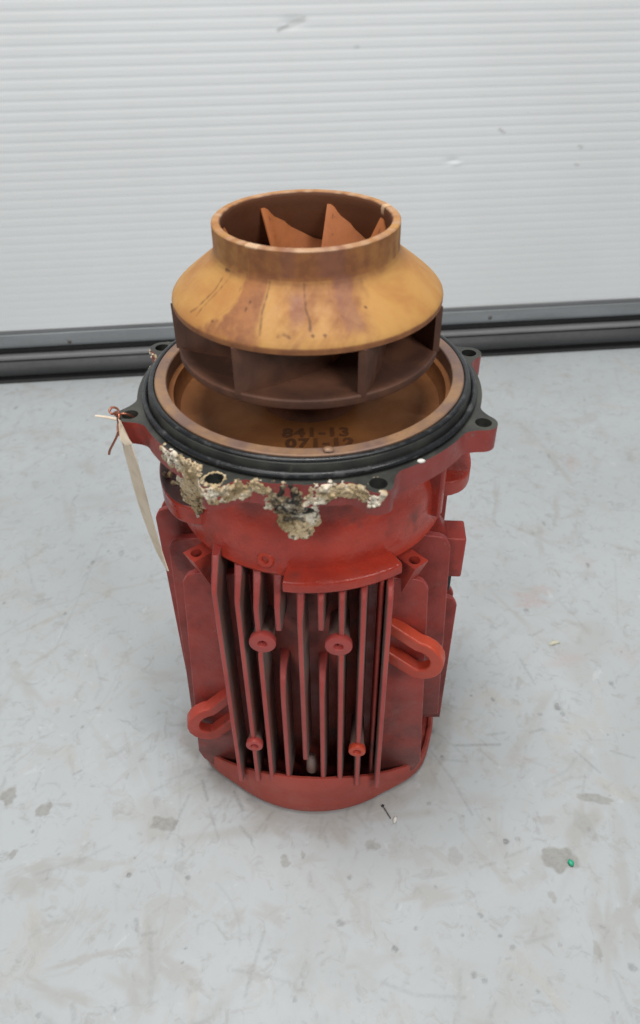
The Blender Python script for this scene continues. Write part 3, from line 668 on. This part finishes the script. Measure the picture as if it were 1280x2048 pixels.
# cover flange with eight lugs
ZF = 0.5336; TF = 0.0235
def flange_r(th):
    d = abs(((math.degrees(th) + 90 - 22.5) + 22.5) % 45 - 22.5); d = math.radians(d)
    c, rho = 0.175, 0.0128; lim = math.asin(rho / c) * 0.93
    f = lambda q: c * math.cos(q) + math.sqrt(max(0, rho**2 - (c * math.sin(q))**2))
    if d <= lim: return f(d)
    t = min(1, (d - lim) / math.radians(5.4)); base = 0.1668
    return base + (f(lim) - base) * (1 - t) ** 2.2
outl = []
for i in range(960):
    th = 2 * PI * i / 960; r = flange_r(th)
    rel = (math.degrees(th) + 90 + 180) % 360 - 180
    if -44 < rel < 24:     # corroded stretch of the edge, nibbled away
        r -= 0.0022 * max(0, mnoise.noise(Vector((i * 0.11, 3.3, 0)))) + 0.0012 * max(0, mnoise.noise(Vector((i * 0.5, 9.3, 0))))
    outl.append((r * math.cos(th), r * math.sin(th)))
holes = []
for k in range(8):
    a = math.radians(-90 + 22.5 + 45 * k); holes.append(circle(0.175 * math.cos(a), 0.175 * math.sin(a), 0.0076, 28))
me = prism('cover_flange', outl, holes + [circle(0, 0, 0.1450, 128)], ZF - TF, ZF, 1)
flange = link('cover_flange', me, None, pump, 35, 0.0011, 2, ('black', 'edge'))
flange['label'] = 'black-faced cover flange with eight drilled lugs and red edges'
link('spigot', lathe('spigot', [(0.1425, ZF - 0.002), (0.1558, ZF - 0.002), (0.1562, ZF + 0.001), (0.1552, ZF + 0.0095), (0.1545, ZF + 0.0120), (0.1525, ZF + 0.0130), (0.1425, ZF + 0.0130)], 160), 'black', flange, 35)
# the sealing ring lies round the spigot
oring = []
for k in range(12):
    a = 2 * PI * k / 12; oring.append((0.1590 + 0.0028 * math.cos(a), ZF + 0.0034 + 0.0032 * math.sin(a)))
link('o_ring', lathe('o_ring', oring, 160), 'rubber', flange, 60)
lip = []
for k in range(10):
    a = 2 * PI * k / 10; lip.append((0.1515 + 0.0026 * math.cos(a), ZF + 0.0138 + 0.0018 * math.sin(a)))
link('o_ring', lathe('o_ring', lip, 160), 'rubber', flange, 60)
# bronze wear ring
link('wear_ring', lathe('wear_ring', [(0.1375, 0.522), (0.1372, 0.5485), (0.1380, 0.5495), (0.1472, 0.5497), (0.1482, 0.5488), (0.1484, 0.530), (0.1484, 0.522)], 160), 'ring', flange, 35)
cham = link('pump_chamber', lathe('pump_chamber', [(0.02, 0.510), (0.02, 0.5175), (0.122, 0.5165), (0.1275, 0.5180), (0.1310, 0.5230), (0.1318, 0.5300), (0.1325, 0.5335), (0.13735, 0.5345), (0.13735, 0.510)], 160), 'chamber', pump, 35)
# cast figures on the chamber floor
def text(body, loc, size, mat, parent, rz):
    cu = bpy.data.curves.new('figures', 'FONT'); cu.body = body; cu.size = size; cu.extrude = 0.0006; cu.align_x = 'CENTER'; cu.space_character = 1.15; cu.offset = 0.0006
    o = bpy.data.objects.new('tmp', cu); COL.objects.link(o); dg = bpy.context.evaluated_depsgraph_get()
    me = bpy.data.meshes.new_from_object(o.evaluated_get(dg)); bpy.data.objects.remove(o)
    q = link('cast_figures', me, mat, parent, 30); q.location = loc; q.rotation_euler = (0, 0, rz); return q
for body, u, v in (('841-13', 632, 873), ('071-12', 640, 894)):
    p = mot(on_z(u, v, 0.5172)); text(body, (p.x, p.y, 0.5172), 0.0195, 'letter', cham, -A0)
# grit left on the wear ring and flange
def lump(r, seed, sq=(1, 1, 1), sub=2):
    bm = bmesh.new(); bmesh.ops.create_icosphere(bm, subdivisions=sub, radius=r)
    for v in bm.verts:
        n = mnoise.noise(v.co * (1.1 / r) + Vector((seed, seed*1.7, 0))); v.co = Vector((v.co.x*sq[0], v.co.y*sq[1], v.co.z*sq[2])) * (1 + 0.35 * n)
    return bm
for i, (u, v, z, r) in enumerate([(657, 899, 0.5512, 0.004), (727, 938, 0.537, 0.0018), (842, 922, 0.5342, 0.003)]):
    me = from_bm('grit', lump(r, i * 3.1, (1.2, .9, .45))); o = link('grit', me, ('ring', 'fleck', 'fleck', 'core')[i], flange, 60); o.location = mot(on_z(u, v, z))

# corrosion crust along the front of the flange
def rel_pt(rel, r, z): a = math.radians(rel - 90); return Vector((r * math.cos(a), r * math.sin(a), z))
spots = []
def add(p, r, soot=0.0): spots.append((p, r, soot))
R_ = random.Random(5)
for i in range(1700):                      # rim of the flange side face
    rel = R_.uniform(-48, 23); th = math.radians(rel - 90)
    env = min(1, (rel + 48) / 5, (23 - rel) / 3)
    hgt = 0.019 * (0.72 + 0.5 * mnoise.noise(Vector((rel * 0.21, 2.2, 0)))) * max(.25, env)
    if -9 < rel < 6: hgt = 0.026
    if rel < -24: hgt = max(hgt, 0.010) * 1.35
    z = ZF - 0.0012 - R_.random() * hgt
    so = 0.95 if (-7 < rel < 3 and R_.random() < 0.75) else (0.4 * R_.random() if R_.random() < .3 else 0)
    if 0.5 < rel < 3.5 and z > ZF - 0.012: continue
    add(rel_pt(rel, flange_r(th) - 0.0018 + R_.gauss(0, 0.0009), z), R_.uniform(0.0012, 0.0030), so)
for i in range(240):                       # crust run down the left ear
    t = R_.random(); u = 372 + 16 * t + R_.gauss(0, 13) * (1 - .35*t); v = 945 + 85 * t
    q = on_cyl(u, v, 0.150 - 0.010 * t)
    p = mot(q); add(p, R_.uniform(0.0016, 0.0042))
for i in range(620):                       # tongue on the bell below the edge
    a = R_.uniform(0, 2*PI); q = math.sqrt(R_.random()); u = 598 + 40 * q * math.cos(a); v = 1028 + 48 * q * math.sin(a)
    if v > 1045 and abs(u - 600) > 40 * (1 - (v - 1045) / 48): continue
    if v < 1032 and R_.random() < .25: continue
    p = mot(on_cyl(u, v, 0.1560 - 0.0045 * abs((u - 598) / 40) ** 2)); so = 0.95 if (v < 1022 and abs(u - 590) < 24) else (0.8 if (abs(v - 1034) < 5 and abs(u - 588) < 20) else 0)
    add(p, R_.uniform(0.0014, 0.0034), so)
for i in range(330):                       # sooty clot between edge and tongue
    t = R_.random(); u = 588 + R_.gauss(0, 15) * (1 + .4 * t); v = 984 + 40 * t + R_.gauss(0, 3)
    add(mot(on_cyl(u, v, 0.1650 - 0.0085 * t)), R_.uniform(0.0012, 0.0028), 0.95 if R_.random() < .72 else 0.15)
for i in range(90):                        # edge of the left rear lug
    rel = R_.uniform(-123, -97); add(rel_pt(rel, flange_r(math.radians(rel - 90)) + 0.0003, ZF - 0.001 - abs(R_.gauss(0, .004))), R_.uniform(.0008, .0020))
for i in range(130):                       # round the front left bolt hole
    a = R_.uniform(0, 2*PI); rr = 0.0082 + abs(R_.gauss(0, .0010)); c = rel_pt(-22.5, 0.175, ZF - 0.0002); add(c + Vector((rr*math.cos(a), rr*math.sin(a), 0)), R_.uniform(.0006, .0013))
for i in range(26):
    a = R_.uniform(1.5, 4.5); rr = 0.0086; c = rel_pt(22.5, 0.175, ZF - 0.0004); add(c + Vector((rr*math.cos(a), rr*math.sin(a), 0)), R_.uniform(.0005, .0010), .3)
protos = []
for k in range(8):
    bm = lump(1.0, k * 5.3 + 1, (1, 1, 1), 2); bm.verts.ensure_lookup_table()
    protos.append((np.array([v.co[:] for v in bm.verts]), np.array([[v.index for v in f.verts] for f in bm.faces]))); bm.free()
VV, FF, SS = [], [], []; off = 0
for p, r, so in spots:
    v, f = protos[R_.randrange(8)]
    q = Matrix.Rotation(R_.uniform(0, 6), 3, Vector((R_.random(), R_.random(), R_.random() + .1)).normalized())
    vv = (v * np.array([R_.uniform(.7, 1.3), R_.uniform(.6, 1.2), R_.uniform(.6, 1.2)])) @ np.array(q).T * r + np.array(p[:])
    VV.append(vv); FF.append(f + off); off += len(v); SS.append(np.full(len(v), so))
VV = np.concatenate(VV); FF = np.concatenate(FF); SS = np.concatenate(SS)
me = bpy.data.meshes.new('lumps'); me.from_pydata(VV.tolist(), [], FF.tolist()); me.update()
tmp = bpy.data.objects.new('tmp', me); COL.objects.link(tmp)
rm = tmp.modifiers.new('fuse', 'REMESH'); rm.mode = 'VOXEL'; rm.voxel_size = 0.0007
for sz, st_ in ((0.005, 0.0016), (0.0016, 0.0011)):
    tx = bpy.data.textures.new('crumble', 'CLOUDS'); tx.noise_scale = sz; tx.noise_depth = 2
    dm = tmp.modifiers.new('crumble', 'DISPLACE'); dm.texture = tx; dm.strength = st_; dm.mid_level = 0.55; dm.texture_coords = 'LOCAL'
dg = bpy.context.evaluated_depsgraph_get(); me = bpy.data.meshes.new_from_object(tmp.evaluated_get(dg)); bpy.data.objects.remove(tmp); me.name = 'corrosion_crust'
from mathutils.kdtree import KDTree
kd = KDTree(len(spots))
for k_, (p, r, so) in enumerate(spots): kd.insert(p, k_)
kd.balance()
soot = []
for v in me.vertices:
    nb = kd.find_n(v.co, 3); soot.append(sum(spots[q[1]][2] for q in nb) / 3)
setattr_f(me, 'soot', soot)
crust = link('corrosion_crust', me, 'crust', flange, 80); crust['kind'] = 'stuff'; crust['label'] = 'cream and grey corrosion crust along the front edge of the flange'

# impeller
SEG = 560
shr = [(0.0723, 0.6880), (0.0730, 0.6905), (0.0740, 0.6914), (0.0792, 0.6914), (0.0803, 0.6905), (0.0804, 0.684), (0.0804, 0.677), (0.0805, 0.6705), (0.0810, 0.6675), (0.0822, 0.6645),
       (0.0845, 0.6615), (0.0880, 0.6582), (0.0930, 0.6542), (0.0980, 0.6504), (0.1030, 0.6466), (0.1080, 0.6427), (0.1125, 0.6390), (0.1165, 0.6354), (0.1192, 0.6325), (0.1207, 0.6302), (0.1211, 0.6285), (0.1210, 0.6250), (0.1200, 0.6242),
       (0.1150, 0.6252), (0.1050, 0.6285), (0.0950, 0.6325), (0.0860, 0.6375), (0.0795, 0.6450), (0.0755, 0.6550), (0.0732, 0.6670)]
me = lathe('impeller', shr, SEG)
nv = len(me.vertices); co = np.empty(nv * 3, np.float32); me.vertices.foreach_get('co', co); co = co.reshape(-1, 3).astype(float)
# refine outer skin so that the stains have shape: subdivide rings
bm = bmesh.new(); bm.from_mesh(me)
ed = [e for e in bm.edges if 0.60 < e.verts[0].co.z and abs(math.hypot(*e.verts[0].co.xy) - math.hypot(*e.verts[1].co.xy)) + abs(e.verts[0].co.z - e.verts[1].co.z) > 0.0025 and (e.verts[0].co.z > 0.65 or math.hypot(*e.verts[0].co.xy) > 0.09)]
bmesh.ops.subdivide_edges(bm, edges=ed, cuts=2, use_grid_fill=True)
bm.to_mesh(me); bm.free()
nv = len(me.vertices); co = np.empty(nv * 3, np.float32); me.vertices.foreach_get('co', co); co = co.reshape(-1, 3).astype(float)
rr_ = np.hypot(co[:, 0], co[:, 1]); ang = np.degrees(np.arctan2(co[:, 1], co[:, 0])) + ADEG      # world angle
ang = (ang + 180) % 360 - 180; zc = co[:, 2]
arc = np.where(zc > 0.672, 0.0, np.clip((rr_ - 0.080) / 0.041, 0, 1))           # 0 at the neck, 1 at the edge
def nz(a, k, s): return np.array([mnoise.noise(Vector((x * k, y * k, s))) for x, y in a])
ni = nz(np.stack([ang * 0.05, rr_ * 60], -1), 1.0, 1.1); nj = nz(np.stack([ang * 0.16, rr_ * 30], -1), 1.0, 5.7)
ss = lambda x, a, b: np.clip((x - a) / (b - a), 0, 1) ** 2 * (3 - 2 * np.clip((x - a) / (b - a), 0, 1))
band = lambda a0_, a1_, sft: ss(ang + 3 * nj, a0_ - sft, a0_ + sft) * (1 - ss(ang + 3 * nj, a1_ - sft, a1_ + sft))
outer = (zc > 0.66) | (rr_ > 0.083)
def ra(u, v):                                # photo pixel on the shroud skin -> (angle, radius)
    d = ray(u, v); best = None
    for k in range(1, 400):
        p = CAM + d * (0.35 + k * 0.0015); r = math.hypot(p.x, p.y)
        zs = np.interp(r, [.0805, .0822, .0845, .0880, .0980, .1080, .1165, .1192, .1208], [.6705, .6645, .6615, .6582, .6504, .6427, .6354, .6325, .6305])
        if r < .1208 and p.z < zs: best = p; break
    if best is None: return (-90, .1)
    return (math.degrees(math.atan2(best.y, best.x)), math.hypot(best.x, best.y))
def edge(uvs):
    q = sorted((ra(*p)[::-1] for p in uvs)); return np.interp(rr_, [p[0] for p in q], [p[1] for p in q])
def between(L, R_e, sft, wob=2.0):
    w_ = ang + wob * nj + 1.2 * nk
    return ss(w_, edge(L) - sft, edge(L) + sft) * (1 - ss(w_, edge(R_e) - sft, edge(R_e) + sft))
nk = nz(np.stack([ang * 0.5, rr_ * 300], -1), 1.0, 8.8); nst = nz(np.stack([(ang + 180 * arc * .12) * 0.75, rr_ * 12], -1), 1.0, 4.4)
stain_shade = 0.10 + 0.2 * ni + 0.05 * nst * band(-150, -30, 15)
stain_shade = np.maximum(stain_shade, between([(487, 562), (470, 600), (440, 630), (405, 655)], [(541, 558), (537, 590), (527, 630), (519, 680)], 3.4, 3.5) * (0.74 + .25 * ni + .2 * nk))
stain_shade = np.maximum(stain_shade, between([(541, 558), (537, 590), (527, 630), (519, 680)], [(735, 555), (745, 600), (760, 660)], 5.0, 4.0) * (0.47 + .22 * nj - .12 * arc + .10 * nst))
stain_shade = np.maximum(stain_shade, band(-150, -30, 12) * 0.55 * (1 - ss(arc, 0.0, 0.2)))
stain_shade = np.where(zc > 0.668, np.maximum(stain_shade, 0.52 + 0.25 * nj + 0.22 * band(-112, -60, 8)), stain_shade)
# inside of the shroud and eye: even dark brown, passage shade included in the tone
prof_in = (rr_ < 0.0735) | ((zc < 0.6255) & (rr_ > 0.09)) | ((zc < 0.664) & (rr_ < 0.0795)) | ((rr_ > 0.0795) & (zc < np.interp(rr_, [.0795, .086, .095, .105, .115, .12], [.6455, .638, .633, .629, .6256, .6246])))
stain_shade = np.where(prof_in & (rr_ < 0.119), 1.3, stain_shade)
stain_shade = np.where((rr_ > 0.1195) & (zc < 0.6298), np.maximum(stain_shade, 0.85), stain_shade)
viol = 0.95 * between([(670, 562), (674, 600), (692, 645)], [(703, 562), (706, 600), (735, 655)], 2.5, 1.5) * (1 - ss(arc, .72, .98)) * (zc < .67)
viol += 0.8 * between([(578, 566), (575, 600), (580, 640)], [(606, 566), (612, 600), (614, 640)], 2.5, 2) * ss(arc, .05, .25) * (1 - ss(arc, .5, .8)) * (zc < .67)
viol += (0.8 * band(-83, -68, 4) + 0.6 * band(-107, -95, 4)) * (zc > .67)
viol = np.where(outer & ~prof_in, np.clip(viol, 0, 1), 0)
crack = np.zeros(nv)
def cline(pts, wid, amt):
    global crack
    for (a1, r1), (a2, r2) in zip(pts[:-1], pts[1:]):
        ax, ay = (ang * 0.00175), rr_
        x1, y1, x2, y2 = a1 * .00175, r1, a2 * .00175, r2; L = (x2-x1)**2 + (y2-y1)**2 + 1e-12
        t = np.clip(((ax-x1)*(x2-x1) + (ay-y1)*(y2-y1)) / L, 0, 1); d = np.hypot(ax-x1-t*(x2-x1), ay-y1-t*(y2-y1))
        crack = np.maximum(crack, amt * (.7 + .6 * nk) * np.clip(1 - (d - wid) / 0.0011, 0, 1) * (~prof_in) * (zc < 0.667))
for uv, wd, am in [([(540, 553), (535, 590), (525, 625), (520, 670)], .0005, .8), ([(608, 572), (612, 620), (620, 645), (620, 665)], .0006, .8), ([(446, 556), (430, 582), (394, 618), (382, 625)], .0005, .8), ([(462, 552), (445, 575), (405, 618), (393, 634)], .0004, .7),
                   ([(452, 535), (480, 540), (510, 555), (540, 558)], .0006, .8), ([(556, 674), (568, 670), (580, 678)], .0006, .7), ([(655, 560), (660, 600), (685, 635), (720, 655)], .0004, .4), ([(486, 560), (470, 610), (430, 640), (410, 655)], .0004, .45), ([(560, 640), (575, 660), (600, 665)], .0004, .35)]:
    cline([ra(*q) for q in uv], wd, am)
for u, v in ((731, 617), (492, 622), (626, 676), (650, 672), (425, 645), (500, 605)):
    a_, r_ = ra(u, v); crack = np.maximum(crack, np.clip(1.6 - np.hypot((ang - a_) * .00175, rr_ - r_) / .0011, 0, 1) * (~prof_in))
bare = np.where((zc > 0.6903), 0.42 + 0.35 * nj, 0) * (rr_ > .0725)
bare = np.maximum(bare, np.where((zc > 0.687) & (np.abs(ang - 22) < 2.2), 1, 0)); bare = np.maximum(bare, np.where((zc > 0.690) & (np.abs(ang + 123) < 4), 1, 0))
bare = np.maximum(bare, np.where((rr_ > .1185) & (zc > .628), 0.16 + .25*ni, 0))
for k, v_ in (('stain_shade', stain_shade), ('violet', viol), ('crack', crack), ('bare', bare)): setattr_f(me, k, np.clip(v_, 0, 1.4))
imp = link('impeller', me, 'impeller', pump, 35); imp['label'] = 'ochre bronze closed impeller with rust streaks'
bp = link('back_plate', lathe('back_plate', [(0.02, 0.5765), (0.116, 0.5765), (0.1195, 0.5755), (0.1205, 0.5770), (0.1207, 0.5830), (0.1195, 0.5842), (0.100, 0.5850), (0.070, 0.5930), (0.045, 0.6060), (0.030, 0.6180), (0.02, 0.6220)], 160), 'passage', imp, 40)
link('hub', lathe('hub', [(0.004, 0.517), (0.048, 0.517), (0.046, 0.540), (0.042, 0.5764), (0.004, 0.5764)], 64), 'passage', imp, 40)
link('shaft_nut', lathe('shaft_nut', [(0.002, 0.6215), (0.019, 0.6215), (0.019, 0.636), (0.016, 0.640), (0.002, 0.640)], 6), 'vane', imp, 30, 0.001)
# vanes
hub_prof = ([0.03, 0.045, 0.07, 0.10, 0.1205], [0.617, 0.605, 0.5922, 0.5842, 0.5832])
in_prof = ([0.0722, 0.0728, 0.0745, 0.079, 0.086, 0.095, 0.105, 0.115, 0.1205], [0.680, 0.671, 0.660, 0.6460, 0.6375, 0.6325, 0.6285, 0.6252, 0.6240])
def vane_mesh(tip_deg, wrap=92.0):
    NT_, NH = 36, 10; mid = np.zeros((NT_ + 1, NH + 1, 3))
    for i in range(NT_ + 1):
        t = i / NT_
        rs = float(np.interp(t, [0, 0.2, 0.48, 0.72, 0.86, 1], [0.0718, 0.0738, 0.0800, 0.0880, 0.0985, 0.1203])); zs = float(np.interp(rs, *in_prof)) + 0.0008
        rh = float(np.interp(t, [0, 0.2, 0.48, 0.72, 0.86, 1], [0.034, 0.049, 0.068, 0.084, 0.0970, 0.1203])); zh = float(np.interp(rh, *hub_prof)) - 0.001
        a = math.radians(tip_deg + wrap * (1 - t)); ah = a + math.radians(4 * (1 - t))
        S = np.array([rs * math.cos(a), rs * math.sin(a), zs]); H_ = np.array([rh * math.cos(ah), rh * math.sin(ah), zh])
        for j in range(NH + 1):
            q = j / NH; mid[i, j] = S * (1 - q) + H_ * q
    du = np.gradient(mid, axis=0); dv = np.gradient(mid, axis=1); n = np.cross(du, dv); n /= np.linalg.norm(n, axis=2, keepdims=True) + 1e-12
    th = np.interp(np.linspace(0, 1, NT_ + 1), [0, 0.08, 0.5, 1], [0.0008, 0.0020, 0.0030, 0.0032])[:, None, None]
    A = (mid + n * th).reshape(-1, 3); B = (mid - n * th).reshape(-1, 3); V = np.concatenate([A, B]); W_ = NH + 1; o_ = len(A); F_ = []
    for i in range(NT_):
        for j in range(NH):
            a, b, c, d = i*W_+j, i*W_+j+1, (i+1)*W_+j+1, (i+1)*W_+j
            F_ += [(a, b, c, d), (o_+d, o_+c, o_+b, o_+a)]
        for j in (0, NH):
            a, d = i*W_+j, (i+1)*W_+j; F_.append((a, d, o_+d, o_+a) if j == 0 else (d, a, o_+a, o_+d))
    for j in range(NH):
        F_.append((j+1, j, o_+j, o_+j+1)); i = NT_*W_; F_.append((i+j, i+j+1, o_+i+j+1, o_+i+j))
    bm = bmesh.new(); vs_ = [bm.verts.new(v) for v in V]
    for f in F_:
        q = bm.faces.new([vs_[k] for k in f])
        if min(k % o_ for k in f) // W_ > NT_ * 0.52: q.material_index = 1  # outer part of the vane takes the shade-darkened passage colour
    return from_bm('vane', bm)
vm = vane_mesh(-121.0 - ADEG)
for k in range(7):
    o = link('vane', vm if k == 0 else vm, None, imp, 0) if k else link('vane', vm, None, imp, 40, mats=('vane', 'passage'))
    o.rotation_euler = (0, 0, k * 2 * PI / 7)

# ------------------------------------------------------------------ wire tie and paper tag hung from the left lug
def wy(u, v, y): return on_y(u, v, y)
hole = on_z(262, 830, ZF)
pts = [hole + Vector((0.004, 0.001, -0.018)), hole + Vector((0.003, 0, -0.004)), on_z(252, 828, ZF + 0.004), on_z(240, 828, ZF + 0.004), on_z(233, 826, ZF + 0.002), on_z(224, 828, ZF), on_z(219, 822, ZF + 0.002), on_z(224, 815, ZF + 0.004), on_z(234, 817, ZF + 0.004), on_z(238, 826, ZF + 0.003), on_z(232, 831, ZF), on_z(228, 826, ZF - 0.001), on_z(236, 824, ZF + 0.004)]
yt = pts[-1].y
pts += [wy(238, 832, yt - .006), wy(236, 850, yt - .010), wy(236, 862, yt - .014), wy(240, 872, yt - .016)]
wire = link('copper_wire', tube('copper_wire', pts, 0.0011, 8, False, 8), 'copper', None, 60)
tail = [wy(237, 862, yt - .012), wy(233, 874, yt - .012), wy(226, 888, yt - .013), wy(220, 900, yt - .014), wy(218, 909, yt - .015)]
link('wire_tail', tube('wire_tail', tail, 0.0011, 8, False, 6), 'copper', wire, 60)
tag(wire, 'twisted copper wire looped through the left flange lug hole', 'wire')
def strip(name, stations, width_dir, thick=0.0005, mat='paper', parent=None):
    """stations: (left point, right point) pairs; a thin card"""
    bm = bmesh.new(); R2 = []
    for (a, b) in stations:
        n = (b - a).cross(Vector((0.2, 0.1, -1))).normalized() * thick
        m_ = (a + b) / 2 + n * 1.5
        R2.append([bm.verts.new(p) for p in (a + n, m_ + n, b + n, b - n, m_ - n, a - n)])
    for A, B in zip(R2[:-1], R2[1:]):
        for k in range(6): bm.faces.new((A[k], A[(k+1) % 6], B[(k+1) % 6], B[k]))
    bm.faces.new(R2[0]); bm.faces.new(R2[-1][::-1])
    return link(name, from_bm(name, bm), mat, parent, 30)
st = []
for ul, ur, v, y0 in [(237, 240, 842, -.066), (239, 250, 862, -.066), (246, 263, 890, -.067), (256, 276, 930, -.068), (264, 284, 960, -.069), (275, 294.5, 1000, -.070), (285, 302, 1030, -.071), (296, 310.5, 1060, -.073), (312, 323, 1100, -.076), (325, 331, 1125, -.078), (335, 337, 1142, -.080)]:
    st.append((wy(ul, v, y0 + 0.010), wy(ur, v, y0 - 0.012)))
tg = strip('paper_tag', st, None)
st = [(wy(237, 838, -.070), wy(238, 850, -.074)), (wy(243, 852, -.078), wy(240, 880, -.080)), (wy(254, 872, -.081), wy(250, 890, -.082)), (wy(264, 886, -.082), wy(263, 889, -.082))]
strip('folded_end', st, None, 0.0004, 'paper', tg)
st = [(wy(190, 830, -.060), wy(190, 833, -.060)), (wy(210, 832, -.063), wy(210, 836, -.063)), (wy(233, 836, -.066), wy(232, 841, -.066))]
strip('corner_tip', st, None, 0.0004, 'paper', tg)
tag(tg, 'narrow cream paper tag hanging by wire beside the red motor', 'tag')

# ------------------------------------------------------------------ small bits on the floor
def bit(name, u, v, r, sq, rz, mat, label, cat, seed):
    me = from_bm(name, lump(r, seed, sq)); o = link(name, me, mat, None, 60); p = on_z(u, v, 0); o.location = (p.x, p.y, r * sq[2] * 0.85); o.rotation_euler = (0, 0, rz); return tag(o, label, cat)
bit('green_pellet', 1141, 1727, 0.0034, (1, 1.3, .8), .2, 'green', 'tiny green plastic pellet lying on a bare paint chip', 'pellet', 2)
p0, p1 = on_z(764, 1611, 0), on_z(781, 1638, 0)
sl = link('dark_sliver', tube('dark_sliver', [(p0.x, p0.y, .0018), ((p0.x*.6+p1.x*.4), (p0.y*.6+p1.y*.4), .0026), (p1.x, p1.y, .0012)], [0.0012, 0.0024, 0.0006], 8, False, 4, 0.6), 'darkwood', None, 60)
tag(sl, 'dark pointed sliver on the floor beside the motor base', 'sliver')
bit('white_fleck', 790, 1641, 0.0030, (.8, 1.6, .5), -.2, 'fleck', 'small white fleck on the floor at the tip of a dark sliver', 'fleck', 5)
p = on_z(1108, 1287, 0)
fl = link('foil_scrap', fromdata('foil_scrap', [(-.012, -.004, .0006), (-.004, -.006, .003), (.004, -.002, .0012), (.012, -.001, .004), (.010, .005, .0008), (.002, .004, .005), (-.008, .003, .001), (-.012, -.004, .0001), (.004, -.002, .0003), (.010, .005, .0002), (-.008, .003, .0002)], [(0, 1, 2, 6), (2, 5, 6), (2, 3, 4, 5), (0, 7, 8, 2), (8, 9, 4, 2), (9, 10, 6, 4), (10, 7, 0, 6)]), 'foil', None, 20)
fl.scale = (.75, .75, .75); fl.location = (p.x, p.y, 0.0003); tag(fl, 'crumpled yellowish scrap lying on the grey floor', 'scrap')
